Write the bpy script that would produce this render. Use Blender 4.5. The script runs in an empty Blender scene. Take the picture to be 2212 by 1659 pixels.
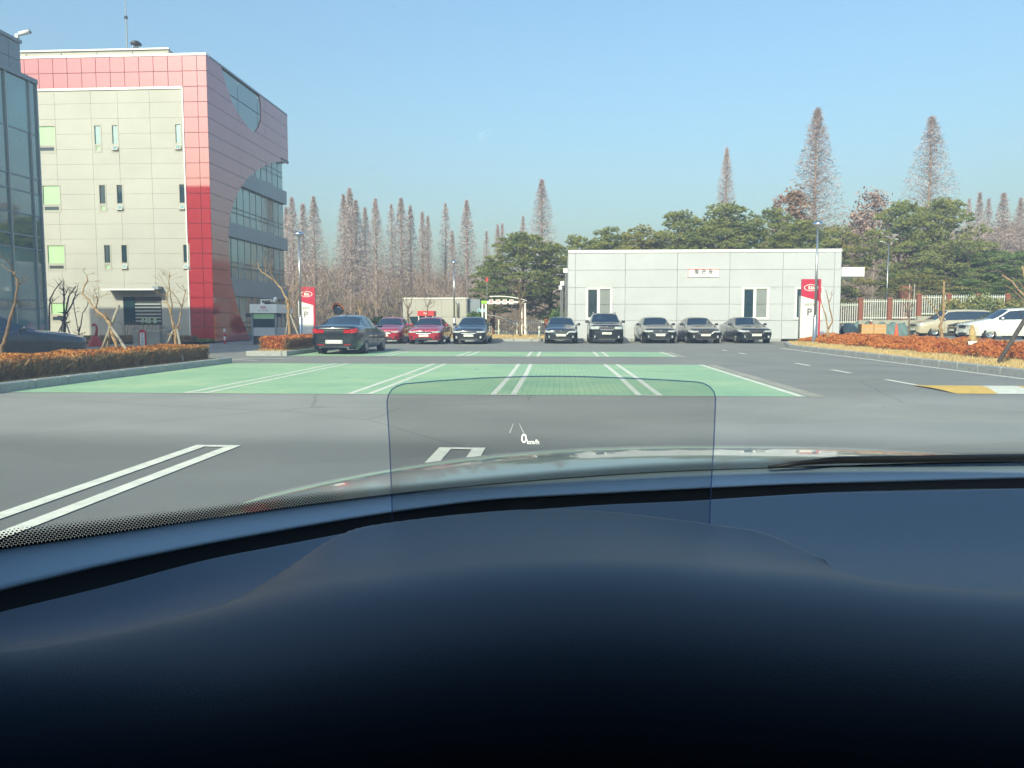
import bpy, bmesh, math, random
from mathutils import Vector, Matrix, noise as mnoise

# ------------------------------------------------------------------ camera, sky, sun, exposure
scene = bpy.context.scene
COL = scene.collection
F, CX, CY, HY, VX = 1700.0, 1106.0, 829.5, 692.0, 1210.0      # photo at 2212 x 1659
EYE = Vector((0.0, 0.0, 1.25))
PITCH = math.atan((CY - HY) / F)
YAW = math.atan((VX - CX) / F * math.cos(PITCH))
cam = bpy.data.cameras.new('camera')
cam.sensor_width = 36.0
cam.lens = F / 2212.0 * 36.0
cam.clip_start, cam.clip_end = 0.02, 3000.0
camo = bpy.data.objects.new('camera', cam)
camo.location = EYE
camo.rotation_euler = (math.pi / 2 - PITCH, 0, YAW)
COL.objects.link(camo)
scene.camera = camo

SUN_EL, SUN_AZ = math.radians(30), math.radians(20)           # azimuth: left of straight behind
SUN = Vector((-math.sin(SUN_AZ) * math.cos(SUN_EL), -math.cos(SUN_AZ) * math.cos(SUN_EL), math.sin(SUN_EL)))
world = bpy.data.worlds.new('World')
scene.world = world
world.use_nodes = True
wn = world.node_tree.nodes
sky = wn.new('ShaderNodeTexSky')
sky.sky_type = 'NISHITA'
sky.sun_disc = False
sky.sun_elevation = SUN_EL
sky.sun_rotation = math.atan2(SUN.x, SUN.y)
sky.altitude = 50
sky.air_density, sky.dust_density, sky.ozone_density = 1.8, 3.5, 8.0
bg = wn['Background']
bg.inputs['Strength'].default_value = 0.15
world.node_tree.links.new(sky.outputs[0], bg.inputs[0])
sun = bpy.data.lights.new('sun', 'SUN')
sun.energy, sun.angle, sun.color = 3.7, math.radians(0.53), (1.0, 0.95, 0.72)
suno = bpy.data.objects.new('sun', sun)
suno.rotation_euler = SUN.to_track_quat('Z', 'Y').to_euler()
suno.location = SUN * 60
COL.objects.link(suno)
scene.view_settings.view_transform = 'Standard'
scene.view_settings.look = 'None'
scene.view_settings.gamma = 1.0
scene.view_settings.use_curve_mapping = False
scene.view_settings.exposure = 0.74
scene.render.engine = 'CYCLES'
scene.cycles.use_denoising = True
scene.cycles.max_bounces = 8
scene.cycles.transparent_max_bounces = 24
scene.cycles.caustics_reflective = False
scene.cycles.caustics_refractive = False
scene.cycles.sample_clamp_indirect = 6.0

# ------------------------------------------------------------------ helpers
CR = Matrix.Rotation(YAW, 3, 'Z') @ Matrix.Rotation(math.pi / 2 - PITCH, 3, 'X')
def ray(px, py):
    return CR @ Vector(((px - CX) / F, (CY - py) / F, -1.0))
def G(px, py, z=0.0):
    d = ray(px, py); return EYE + d * ((z - EYE.z) / d.z)
def A(px, py, Y):
    d = ray(px, py); return EYE + d * (Y / d.y)
def AX(px, py, X):
    d = ray(px, py); return EYE + d * (X / d.x)

def tag(o, label=None, cat=None, group=None, kind=None):
    if label: o['label'] = label
    if cat: o['category'] = cat
    if group: o['group'] = group
    if kind: o['kind'] = kind
    return o
def empty(name, loc=(0, 0, 0), rz=0.0, label=None, cat=None, group=None, kind=None, parent=None):
    o = bpy.data.objects.new(name, None)
    o.empty_display_size = 0.2
    o.location = loc; o.rotation_euler = (0, 0, rz)
    COL.objects.link(o)
    if parent: o.parent = parent
    return tag(o, label, cat, group, kind)
def dup(o, parent=None):
    c = o.copy(); COL.objects.link(c); c.parent = parent
    for ch in list(o.children): dup(ch, c)
    return c

class MB:
    def __init__(s): s.v, s.f, s.uv = [], [], None
    def face(s, pts):
        n = len(s.v); s.v += [tuple(p) for p in pts]; s.f.append(tuple(range(n, n + len(pts)))); return s
    def box(s, x0, x1, y0, y1, z0, z1):
        n = len(s.v)
        s.v += [(x0,y0,z0),(x1,y0,z0),(x1,y1,z0),(x0,y1,z0),(x0,y0,z1),(x1,y0,z1),(x1,y1,z1),(x0,y1,z1)]
        s.f += [tuple(n+i for i in q) for q in ((0,3,2,1),(4,5,6,7),(0,1,5,4),(1,2,6,5),(2,3,7,6),(3,0,4,7))]
        return s
    def bbox(s, x0, x1, y0, y1, z0, z1, c=0.02):     # box with chamfered vertical and top edges
        n = len(s.v)
        def ring(i, z): return [(x0+i,y0,z),(x1-i,y0,z),(x1,y0+i,z),(x1,y1-i,z),(x1-i,y1,z),(x0+i,y1,z),(x0,y1-i,z),(x0,y0+i,z)]
        r0 = ring(c, z0); r1 = ring(c, z1 - c)
        r2 = [(x0+c+(p[0]>(x0+x1)/2)*0 , p[1], z1) for p in r1]
        mx, my = (x0+x1)/2, (y0+y1)/2
        r2 = [(p[0]+(c if p[0]<mx else -c), p[1]+(c if p[1]<my else -c), z1) for p in r1]
        s.v += r0 + r1 + r2
        for k in range(8):
            j = (k+1) % 8
            s.f += [(n+k, n+j, n+8+j, n+8+k), (n+8+k, n+8+j, n+16+j, n+16+k)]
        s.f.append(tuple(n+16+k for k in range(8)))
        return s
    def tube(s, pts, rad, n=8, cap=True):
        pts = [Vector(p) for p in pts]
        if not isinstance(rad, (list, tuple)): rad = [rad] * len(pts)
        base = len(s.v); up = None
        for i, p in enumerate(pts):
            t = (pts[min(i+1, len(pts)-1)] - pts[max(i-1, 0)])
            if t.length < 1e-9: t = Vector((0,0,1))
            t.normalize()
            if up is None:
                up = Vector((0,1,0)) if abs(t.y) < 0.9 else Vector((1,0,0))
            a = t.cross(up)
            if a.length < 1e-6: a = t.orthogonal()
            a.normalize(); b = t.cross(a).normalized(); up = -b if False else up
            for k in range(n):
                w = 2*math.pi*k/n
                s.v.append(tuple(p + (a*math.cos(w) + b*math.sin(w)) * rad[i]))
        for i in range(len(pts)-1):
            for k in range(n):
                j = (k+1) % n
                s.f.append((base+i*n+k, base+i*n+j, base+(i+1)*n+j, base+(i+1)*n+k))
        if cap:
            s.f.append(tuple(base+k for k in range(n))[::-1])
            s.f.append(tuple(base+(len(pts)-1)*n+k for k in range(n)))
        return s
    def lathe(s, prof, n=20, M=None):                 # prof: (r, z)
        base = len(s.v)
        for r, z in prof:
            for k in range(n):
                w = 2*math.pi*k/n; p = Vector((r*math.cos(w), r*math.sin(w), z))
                s.v.append(tuple(M @ p if M else p))
        for i in range(len(prof)-1):
            for k in range(n):
                j = (k+1) % n
                s.f.append((base+i*n+k, base+i*n+j, base+(i+1)*n+j, base+(i+1)*n+k))
        return s
    def prism(s, poly, M, d):                         # 2D polygon in local xy, extruded to z=d
        n = len(s.v); k = len(poly)
        s.v += [tuple(M @ Vector((x, y, 0))) for x, y in poly] + [tuple(M @ Vector((x, y, d))) for x, y in poly]
        s.f += [tuple(n+i for i in range(k))[::-1], tuple(n+k+i for i in range(k))]
        for i in range(k):
            j = (i+1) % k; s.f.append((n+i, n+j, n+k+j, n+k+i))
        return s
    def grid(s, rows):                                # rows of equal length point lists
        n = len(s.v); m = len(rows[0])
        for r in rows: s.v += [tuple(p) for p in r]
        for i in range(len(rows)-1):
            for k in range(m-1):
                s.f.append((n+i*m+k, n+i*m+k+1, n+(i+1)*m+k+1, n+(i+1)*m+k))
        return s
    def mesh(s, name, mat=None, smooth=False, weld=False):
        me = bpy.data.meshes.new(name)
        me.from_pydata(s.v, [], s.f)
        if weld:
            bm = bmesh.new(); bm.from_mesh(me); bmesh.ops.remove_doubles(bm, verts=bm.verts, dist=1e-4)
            bmesh.ops.recalc_face_normals(bm, faces=bm.faces); bm.to_mesh(me); bm.free()
        if mat: me.materials.append(mat)
        if smooth: me.polygons.foreach_set('use_smooth', [True]*len(me.polygons))
        me.update()
        return me
    def build(s, name, mat, parent=None, smooth=False, weld=False, **k):
        o = bpy.data.objects.new(name, s.mesh(name, mat, smooth, weld))
        COL.objects.link(o)
        if parent: o.parent = parent
        return tag(o, **k)
def inst(name, me, loc, parent=None, rot=(0,0,0), scale=(1,1,1), **k):
    o = bpy.data.objects.new(name, me); o.location = loc; o.rotation_euler = rot; o.scale = scale
    COL.objects.link(o)
    if parent: o.parent = parent
    return tag(o, **k)

# ------------------------------------------------------------------ materials
def mat(name, col, rough=0.6, metal=0.0, ior=1.5, coat=0.0, var=0.0, vscale=3.0, vcol=None, bump=0.0, bscale=40.0, emit=None, estr=0.0, alpha=1.0, rvar=0.0):
    m = bpy.data.materials.new(name); m.use_nodes = True
    nt = m.node_tree; p = nt.nodes['Principled BSDF']
    p.inputs['Base Color'].default_value = (*col, 1)
    p.inputs['Roughness'].default_value = rough
    p.inputs['Metallic'].default_value = metal
    p.inputs['IOR'].default_value = ior
    p.inputs['Coat Weight'].default_value = coat
    p.inputs['Coat Roughness'].default_value = 0.04
    if emit:
        p.inputs['Emission Color'].default_value = (*emit, 1); p.inputs['Emission Strength'].default_value = estr
    tc = nt.nodes.new('ShaderNodeTexCoord')
    if var > 0 or vcol:
        n = nt.nodes.new('ShaderNodeTexNoise'); n.inputs['Scale'].default_value = vscale; n.inputs['Detail'].default_value = 5
        n.inputs['Roughness'].default_value = 0.65
        nt.links.new(tc.outputs['Object'], n.inputs['Vector'])
        r = nt.nodes.new('ShaderNodeValToRGB')
        r.color_ramp.elements[0].position, r.color_ramp.elements[1].position = 0.32, 0.68
        lo = [c*(1-var) for c in col]; hi = [min(1, c*(1+var)) for c in col]
        if vcol: hi = vcol
        r.color_ramp.elements[0].color = (*lo, 1); r.color_ramp.elements[1].color = (*hi, 1)
        nt.links.new(n.outputs['Fac'], r.inputs[0]); nt.links.new(r.outputs[0], p.inputs['Base Color'])
        if rvar:
            mr = nt.nodes.new('ShaderNodeMapRange'); mr.inputs[3].default_value = rough-rvar; mr.inputs[4].default_value = rough+rvar
            nt.links.new(n.outputs['Fac'], mr.inputs[0]); nt.links.new(mr.outputs[0], p.inputs['Roughness'])
    if bump > 0:
        n2 = nt.nodes.new('ShaderNodeTexNoise'); n2.inputs['Scale'].default_value = bscale; n2.inputs['Detail'].default_value = 3
        nt.links.new(tc.outputs['Object'], n2.inputs['Vector'])
        b = nt.nodes.new('ShaderNodeBump'); b.inputs['Strength'].default_value = bump; b.inputs['Distance'].default_value = 0.02
        nt.links.new(n2.outputs['Fac'], b.inputs['Height']); nt.links.new(b.outputs[0], p.inputs['Normal'])
    return m

def asphalt_mat(name, base, streak, bays=False):
    m = bpy.data.materials.new(name); m.use_nodes = True
    nt = m.node_tree; p = nt.nodes['Principled BSDF']; L = nt.links.new
    tc = nt.nodes.new('ShaderNodeTexCoord')
    mp = nt.nodes.new('ShaderNodeMapping'); mp.inputs['Scale'].default_value = (0.10, 0.55, 1)
    L(tc.outputs['Object'], mp.inputs[0])
    n1 = nt.nodes.new('ShaderNodeTexNoise'); n1.inputs['Scale'].default_value = 1.0; n1.inputs['Detail'].default_value = 6
    L(mp.outputs[0], n1.inputs['Vector'])
    n2 = nt.nodes.new('ShaderNodeTexNoise'); n2.inputs['Scale'].default_value = 55; n2.inputs['Detail'].default_value = 4; n2.inputs['Roughness'].default_value = 0.8
    L(tc.outputs['Object'], n2.inputs['Vector'])
    n3 = nt.nodes.new('ShaderNodeTexNoise'); n3.inputs['Scale'].default_value = 0.6; n3.inputs['Detail'].default_value = 8
    L(tc.outputs['Object'], n3.inputs['Vector'])
    r = nt.nodes.new('ShaderNodeValToRGB'); e = r.color_ramp.elements
    e[0].position, e[1].position = 0.30, 0.72
    e[0].color = (*[c*(1-streak) for c in base], 1); e[1].color = (*[c*(1+streak) for c in base], 1)
    L(n1.outputs['Fac'], r.inputs[0])
    mx = nt.nodes.new('ShaderNodeMix'); mx.data_type = 'RGBA'; mx.blend_type = 'OVERLAY'; mx.inputs[0].default_value = 0.45
    L(r.outputs[0], mx.inputs[6]); L(n2.outputs['Color'], mx.inputs[7])
    bw = nt.nodes.new('ShaderNodeValToRGB'); bw.color_ramp.elements[0].position = 0.35; bw.color_ramp.elements[1].position = 0.7
    bw.color_ramp.elements[0].color = (0.88,0.88,0.88,1); bw.color_ramp.elements[1].color = (1.07,1.06,1.05,1)
    L(n3.outputs['Fac'], bw.inputs[0])
    m2 = nt.nodes.new('ShaderNodeMix'); m2.data_type = 'RGBA'; m2.blend_type = 'MULTIPLY'; m2.inputs[0].default_value = 1.0
    hs = nt.nodes.new('ShaderNodeHueSaturation'); hs.inputs['Saturation'].default_value = 0.25
    L(mx.outputs[2], hs.inputs['Color']); L(hs.outputs[0], m2.inputs[6]); L(bw.outputs[0], m2.inputs[7])
    # sealed cracks
    v = nt.nodes.new('ShaderNodeTexVoronoi'); v.feature = 'DISTANCE_TO_EDGE'; v.inputs['Scale'].default_value = 0.16
    nw = nt.nodes.new('ShaderNodeTexNoise'); nw.inputs['Scale'].default_value = 0.9
    mixv = nt.nodes.new('ShaderNodeMix'); mixv.data_type = 'RGBA'; mixv.inputs[0].default_value = 0.12
    L(tc.outputs['Object'], nw.inputs['Vector']); L(tc.outputs['Object'], mixv.inputs[6]); L(nw.outputs['Color'], mixv.inputs[7])
    L(mixv.outputs[2], v.inputs['Vector'])
    lt = nt.nodes.new('ShaderNodeMapRange'); lt.inputs[1].default_value = 0.0; lt.inputs[2].default_value = 0.004; lt.inputs[3].default_value = 0.72; lt.inputs[4].default_value = 1.0
    L(v.outputs['Distance'], lt.inputs[0])
    m3 = nt.nodes.new('ShaderNodeMix'); m3.data_type = 'RGBA'; m3.blend_type = 'MULTIPLY'; m3.inputs[0].default_value = 1.0
    L(m2.outputs[2], m3.inputs[6]); L(lt.outputs[0], m3.inputs[7])
    last = m3.outputs[2]
    if bays:                                               # newer, darker surfacing in the row of bays we stand in
        sx = nt.nodes.new('ShaderNodeSeparateXYZ'); L(tc.outputs['Object'], sx.inputs[0])
        nz = nt.nodes.new('ShaderNodeTexNoise'); nz.inputs['Scale'].default_value = 0.35; nz.inputs['Detail'].default_value = 4; L(tc.outputs['Object'], nz.inputs['Vector'])
        ad = nt.nodes.new('ShaderNodeMath'); ad.operation = 'MULTIPLY_ADD'; ad.inputs[1].default_value = 1.2; L(nz.outputs['Fac'], ad.inputs[0]); L(sx.outputs[1], ad.inputs[2])
        mr = nt.nodes.new('ShaderNodeMapRange'); mr.interpolation_type = 'SMOOTHSTEP'
        mr.inputs[1].default_value = 8.0; mr.inputs[2].default_value = 9.6; mr.inputs[3].default_value = 0.59; mr.inputs[4].default_value = 1.0
        L(ad.outputs[0], mr.inputs[0])
        m4 = nt.nodes.new('ShaderNodeMix'); m4.data_type = 'RGBA'; m4.blend_type = 'MULTIPLY'; m4.inputs[0].default_value = 1.0
        L(last, m4.inputs[6]); L(mr.outputs[0], m4.inputs[7]); last = m4.outputs[2]
        mf = nt.nodes.new('ShaderNodeMapRange'); mf.interpolation_type = 'SMOOTHSTEP'   # darker mix again in the farther lanes
        mf.inputs[1].default_value = 13.0; mf.inputs[2].default_value = 15.0; mf.inputs[3].default_value = 1.0; mf.inputs[4].default_value = 0.78
        L(ad.outputs[0], mf.inputs[0])
        m5 = nt.nodes.new('ShaderNodeMix'); m5.data_type = 'RGBA'; m5.blend_type = 'MULTIPLY'; m5.inputs[0].default_value = 1.0
        L(last, m5.inputs[6]); L(mf.outputs[0], m5.inputs[7]); last = m5.outputs[2]
    L(last, p.inputs['Base Color'])
    p.inputs['Roughness'].default_value = 0.82
    b = nt.nodes.new('ShaderNodeBump'); b.inputs['Strength'].default_value = 0.5; b.inputs['Distance'].default_value = 0.01
    L(n2.outputs['Fac'], b.inputs['Height']); L(b.outputs[0], p.inputs['Normal'])
    return m

def green_mat():
    m = bpy.data.materials.new('green_bay_paint'); m.use_nodes = True
    nt = m.node_tree; p = nt.nodes['Principled BSDF']; L = nt.links.new
    tc = nt.nodes.new('ShaderNodeTexCoord')
    n1 = nt.nodes.new('ShaderNodeTexNoise'); n1.inputs['Scale'].default_value = 0.55; n1.inputs['Detail'].default_value = 7; n1.inputs['Roughness'].default_value = 0.7
    L(tc.outputs['Object'], n1.inputs['Vector'])
    r = nt.nodes.new('ShaderNodeValToRGB'); e = r.color_ramp.elements
    e[0].position, e[1].position = 0.33, 0.68
    e[0].color = (0.28, 0.48, 0.29, 1); e[1].color = (0.46, 0.60, 0.34, 1)
    x = e.new(0.5); x.color = (0.35, 0.54, 0.32, 1)
    L(n1.outputs['Fac'], r.inputs[0])
    br = nt.nodes.new('ShaderNodeTexBrick'); br.inputs['Scale'].default_value = 1.0
    br.inputs['Brick Width'].default_value = 0.22; br.inputs['Row Height'].default_value = 0.11; br.inputs['Mortar Size'].default_value = 0.006
    br.inputs['Color1'].default_value = (1,1,1,1); br.inputs['Color2'].default_value = (0.93,0.94,0.93,1); br.inputs['Mortar'].default_value = (0.66,0.7,0.68,1)
    mp = nt.nodes.new('ShaderNodeMapping'); mp.inputs['Rotation'].default_value = (0,0,math.pi/2)
    L(tc.outputs['Object'], mp.inputs[0]); L(mp.outputs[0], br.inputs['Vector'])
    m2 = nt.nodes.new('ShaderNodeMix'); m2.data_type = 'RGBA'; m2.blend_type = 'MULTIPLY'; m2.inputs[0].default_value = 1.0
    L(r.outputs[0], m2.inputs[6]); L(br.outputs['Color'], m2.inputs[7])
    n2 = nt.nodes.new('ShaderNodeTexNoise'); n2.inputs['Scale'].default_value = 30; n2.inputs['Detail'].default_value = 4
    L(tc.outputs['Object'], n2.inputs['Vector'])
    m3 = nt.nodes.new('ShaderNodeMix'); m3.data_type = 'RGBA'; m3.blend_type = 'SOFT_LIGHT'; m3.inputs[0].default_value = 0.5
    L(m2.outputs[2], m3.inputs[6]); L(n2.outputs['Fac'], m3.inputs[7])
    L(m3.outputs[2], p.inputs['Base Color']); p.inputs['Roughness'].default_value = 0.7
    b = nt.nodes.new('ShaderNodeBump'); b.inputs['Strength'].default_value = 0.5; b.inputs['Distance'].default_value = 0.006
    L(br.outputs['Fac'], b.inputs['Height']); b.invert = True; L(b.outputs[0], p.inputs['Normal'])
    return m

def glass_mat(name, tint, refl, rough=0.02, dust=0.0, dustcol=(0.8,0.8,0.78)):
    m = bpy.data.materials.new(name); m.use_nodes = True
    nt = m.node_tree; nt.nodes.remove(nt.nodes['Principled BSDF']); L = nt.links.new
    out = nt.nodes['Material Output']
    t = nt.nodes.new('ShaderNodeBsdfTransparent'); t.inputs[0].default_value = (*tint, 1)
    g = nt.nodes.new('ShaderNodeBsdfGlossy'); g.inputs['Roughness'].default_value = rough
    fr = nt.nodes.new('ShaderNodeFresnel'); fr.inputs['IOR'].default_value = refl
    mx = nt.nodes.new('ShaderNodeMixShader'); L(fr.outputs[0], mx.inputs[0]); L(t.outputs[0], mx.inputs[1]); L(g.outputs[0], mx.inputs[2])
    last = mx
    if dust > 0:
        d = nt.nodes.new('ShaderNodeBsdfTranslucent'); d.inputs[0].default_value = (*dustcol, 1)
        m2 = nt.nodes.new('ShaderNodeMixShader')
        tc = nt.nodes.new('ShaderNodeTexCoord'); n = nt.nodes.new('ShaderNodeTexNoise'); n.inputs['Scale'].default_value = 9; n.inputs['Detail'].default_value = 4
        L(tc.outputs['Object'], n.inputs['Vector'])
        mr = nt.nodes.new('ShaderNodeMapRange'); mr.inputs[3].default_value = dust*0.8; mr.inputs[4].default_value = dust*1.2
        L(n.outputs['Fac'], mr.inputs[0]); L(mr.outputs[0], m2.inputs[0]); L(mx.outputs[0], m2.inputs[1]); L(d.outputs[0], m2.inputs[2])
        last = m2
    L(last.outputs[0], out.inputs[0])
    return m

M = {}
M['asphalt'] = asphalt_mat('asphalt', (0.305, 0.29, 0.165), 0.045, True)
M['asphalt_far'] = asphalt_mat('asphalt_right_lot', (0.30, 0.29, 0.22), 0.04)
M['soil'] = mat('soil_ground', (0.13, 0.10, 0.065), 0.95, var=0.35, vscale=0.4, bump=0.4, bscale=8)
M['bed'] = mat('dry_grass_bed', (0.33, 0.24, 0.12), 0.95, var=0.35, vscale=3, bump=0.6, bscale=30)
M['green'] = green_mat()
M['line'] = mat('white_road_paint', (0.74, 0.73, 0.62), 0.65, var=0.16, vscale=7, bump=0.2, bscale=60)
M['yellow_line'] = mat('yellow_road_paint', (0.74, 0.47, 0.08), 0.65, var=0.15, vscale=5)
M['kerb'] = mat('granite_kerb', (0.34, 0.35, 0.34), 0.8, var=0.18, vscale=12, bump=0.15, bscale=50)
M['white_panel'] = mat('white_metal_panel', (0.465, 0.478, 0.498), 0.45, var=0.045, vscale=0.7)
M['white_trim'] = mat('white_trim', (0.80, 0.80, 0.76), 0.4, var=0.03, vscale=2)
M['joint'] = mat('dark_joint', (0.27, 0.28, 0.28), 0.9)
M['cream'] = mat('cream_panel', (0.40, 0.388, 0.35), 0.6, var=0.06, vscale=0.5, bump=0.05, bscale=6)
M['cream_joint'] = mat('cream_joint', (0.42, 0.41, 0.35), 0.9)
M['red_panel'] = mat('glossy_red_panel', (0.38, 0.020, 0.026), 0.05, ior=2.35, var=0.05, vscale=1.0, bump=0.012, bscale=2)
M['red_joint'] = mat('red_panel_joint', (0.30, 0.13, 0.115), 0.6)
M['grey_clad'] = mat('blue_grey_cladding', (0.23, 0.27, 0.31), 0.4, metal=0.25, var=0.05, vscale=0.8)
M['curtain'] = mat('reflective_teal_glass', (0.055, 0.125, 0.12), 0.03, ior=2.9, var=0.25, vscale=0.3, bump=0.01, bscale=0.9)
M['curtain2'] = mat('pale_teal_glass', (0.13, 0.26, 0.26), 0.04, ior=2.5, var=0.3, vscale=0.35, bump=0.01, bscale=0.9)
M['blind'] = mat('pale_green_blind_behind_glass', (0.36, 0.58, 0.32), 0.12, ior=1.6, var=0.05, vscale=2)
M['mullion'] = mat('aluminium_mullion', (0.40, 0.45, 0.46), 0.4, metal=0.4)
M['wglass'] = mat('dark_window_glass', (0.020, 0.045, 0.060), 0.03, ior=1.5, var=0.3, vscale=0.8)
M['wgrey'] = mat('grey_insect_screen', (0.22, 0.24, 0.23), 0.7, var=0.08, vscale=2)
M['wframe'] = mat('white_window_frame', (0.82, 0.82, 0.77), 0.45)
M['sash'] = mat('beige_window_sash', (0.36, 0.35, 0.30), 0.5)
M['galv'] = mat('galvanised_steel', (0.42, 0.44, 0.44), 0.28, metal=0.85, var=0.1, vscale=10)
M['dark_metal'] = mat('dark_metal', (0.05, 0.055, 0.06), 0.4, metal=0.5)
M['black_plastic'] = mat('black_plastic', (0.012, 0.012, 0.013), 0.5)
M['red_paint'] = mat('red_paint', (0.55, 0.03, 0.03), 0.45, var=0.08, vscale=4)
M['orange_paint'] = mat('orange_paint', (0.75, 0.28, 0.02), 0.45, var=0.08, vscale=4)
M['sign_red'] = mat('pylon_crimson', (0.50, 0.018, 0.055), 0.35, var=0.05, vscale=2)
M['sign_white'] = mat('pylon_white', (0.74, 0.73, 0.68), 0.4, var=0.03, vscale=2)
M['ink'] = mat('grey_sign_ink', (0.10, 0.11, 0.11), 0.6)
M['brick'] = mat('brown_brick', (0.25, 0.085, 0.05), 0.9, var=0.2, vscale=14, bump=0.3, bscale=20)
M['picket'] = mat('white_fence_paint', (0.62, 0.64, 0.58), 0.5, var=0.05, vscale=3)
M['concrete'] = mat('concrete', (0.36, 0.34, 0.28), 0.9, var=0.15, vscale=1.5, bump=0.2, bscale=15)
M['bark'] = mat('grey_brown_bark', (0.17, 0.115, 0.075), 0.9, var=0.3, vscale=8, bump=0.5, bscale=25)
M['bark_gold'] = mat('golden_brown_bark', (0.32, 0.21, 0.11), 0.8, var=0.3, vscale=7, bump=0.4, bscale=25)
M['bark_dark'] = mat('dark_bark', (0.075, 0.06, 0.05), 0.9, var=0.3, vscale=7, bump=0.4, bscale=25)
M['stake'] = mat('weathered_wood_stake', (0.30, 0.27, 0.22), 0.85, var=0.2, vscale=9, bump=0.3, bscale=30)
M['bark_pine'] = mat('reddish_pine_bark', (0.13, 0.075, 0.05), 0.95, var=0.3, vscale=5, bump=0.5, bscale=12)
M['bark_meta'] = mat('redwood_bark', (0.30, 0.23, 0.21), 0.95, var=0.25, vscale=4)
M['twig_meta'] = mat('redwood_twigs', (0.44, 0.345, 0.335), 0.95, var=0.3, vscale=0.8)
M['twig_brown'] = mat('brown_twigs', (0.27, 0.195, 0.14), 0.95, var=0.35, vscale=0.25)
M['needle'] = mat('pine_needles', (0.062, 0.108, 0.036), 0.65, vcol=(0.30, 0.30, 0.075), vscale=0.9)
M['needle_y'] = mat('yellowed_pine_needles', (0.075, 0.105, 0.03), 0.65, vcol=(0.38, 0.32, 0.08), vscale=0.8)
M['needle_d'] = mat('dark_conifer_needles', (0.065, 0.12, 0.038), 0.65, vcol=(0.19, 0.26, 0.06), vscale=0.8)
M['leaf_orange'] = mat('orange_hedge_leaves', (0.30, 0.085, 0.018), 0.7, vcol=(0.50, 0.23, 0.045), vscale=2.2)
M['leaf_red'] = mat('red_azalea_leaves', (0.40, 0.08, 0.02), 0.7, vcol=(0.60, 0.24, 0.05), vscale=2.4)
M['stem_grey'] = mat('grey_hedge_stems', (0.24, 0.18, 0.11), 0.9, vcol=(0.33, 0.21, 0.10), vscale=4)
M['straw'] = mat('dry_straw_grass', (0.46, 0.33, 0.14), 0.9, vcol=(0.62, 0.47, 0.23), vscale=1.5)
M['tarp'] = mat('grey_green_tarpaulin', (0.13, 0.20, 0.19), 0.5, var=0.12, vscale=3, bump=0.3, bscale=4)
M['carton'] = mat('cardboard', (0.56, 0.33, 0.13), 0.8, var=0.08, vscale=4)
M['cone'] = mat('orange_cone_plastic', (0.72, 0.10, 0.03), 0.5)
M['lime'] = mat('lime_green_paint', (0.28, 0.55, 0.06), 0.5)
M['brown_wood'] = mat('brown_wood_board', (0.16, 0.07, 0.035), 0.7)
M['plate'] = mat('licence_plate_white', (0.75, 0.75, 0.66), 0.4)
M['tyre'] = mat('tyre_rubber', (0.014, 0.014, 0.015), 0.75)
M['rim'] = mat('alloy_rim', (0.50, 0.52, 0.53), 0.28, metal=0.9)
M['chrome'] = mat('chrome', (0.72, 0.74, 0.75), 0.10, metal=1.0)
M['car_glass'] = mat('tinted_car_glass', (0.010, 0.022, 0.038), 0.02, ior=1.95)
M['lamp_clear'] = mat('clear_headlight', (0.62, 0.65, 0.66), 0.08, metal=0.3, ior=1.7)
M['lamp_red'] = mat('red_tail_light', (0.42, 0.012, 0.02), 0.08, ior=1.6)
M['under'] = mat('car_underside', (0.008, 0.008, 0.009), 0.8)
def paint(name, col, metal=0.35, flake=0.12):
    return mat(name, col, 0.28, metal=metal*0.35, coat=1.0, var=flake, vscale=0.6)
M['p_dark'] = paint('dark_grey_car_paint', (0.009, 0.015, 0.022))
M['p_black'] = paint('black_car_paint', (0.006, 0.010, 0.017), 0.2)
M['p_navy'] = paint('navy_car_paint', (0.018, 0.030, 0.052), 0.3)
M['p_brown'] = paint('brownish_grey_car_paint', (0.014, 0.015, 0.018))
M['p_red'] = paint('red_car_paint', (0.36, 0.012, 0.030), 0.25)
M['p_white'] = paint('white_car_paint', (0.76, 0.76, 0.72), 0.0, 0.02)
M['p_beige'] = paint('beige_car_paint', (0.50, 0.44, 0.32), 0.15, 0.04)
M['p_silver'] = paint('silver_green_bonnet_paint', (0.26, 0.30, 0.27), 0.6, 0.03)
M['dash'] = mat('dark_soft_dash_plastic', (0.042, 0.076, 0.116), 0.50, ior=1.72, bump=0.05, bscale=900)
M['ledge'] = mat('lightened_ledge_plastic', (0.28, 0.38, 0.45), 0.5, ior=1.6, bump=0.06, bscale=900)  # dash plastic lightened in colour to stand in for skylight missing under the glass
M['dash_dark'] = mat('black_vent_plastic', (0.03, 0.034, 0.038), 0.55)
M['cabin'] = mat('dark_cabin_trim', (0.010, 0.010, 0.011), 0.9)
M['glow'] = mat('display_light', (0.8, 0.85, 0.75), 0.5, emit=(0.95, 1.0, 0.82), estr=1.0)
M['glow_dim'] = mat('dim_display_light', (0.5, 0.55, 0.5), 0.5, emit=(0.62, 0.70, 0.60), estr=0.62)

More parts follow.
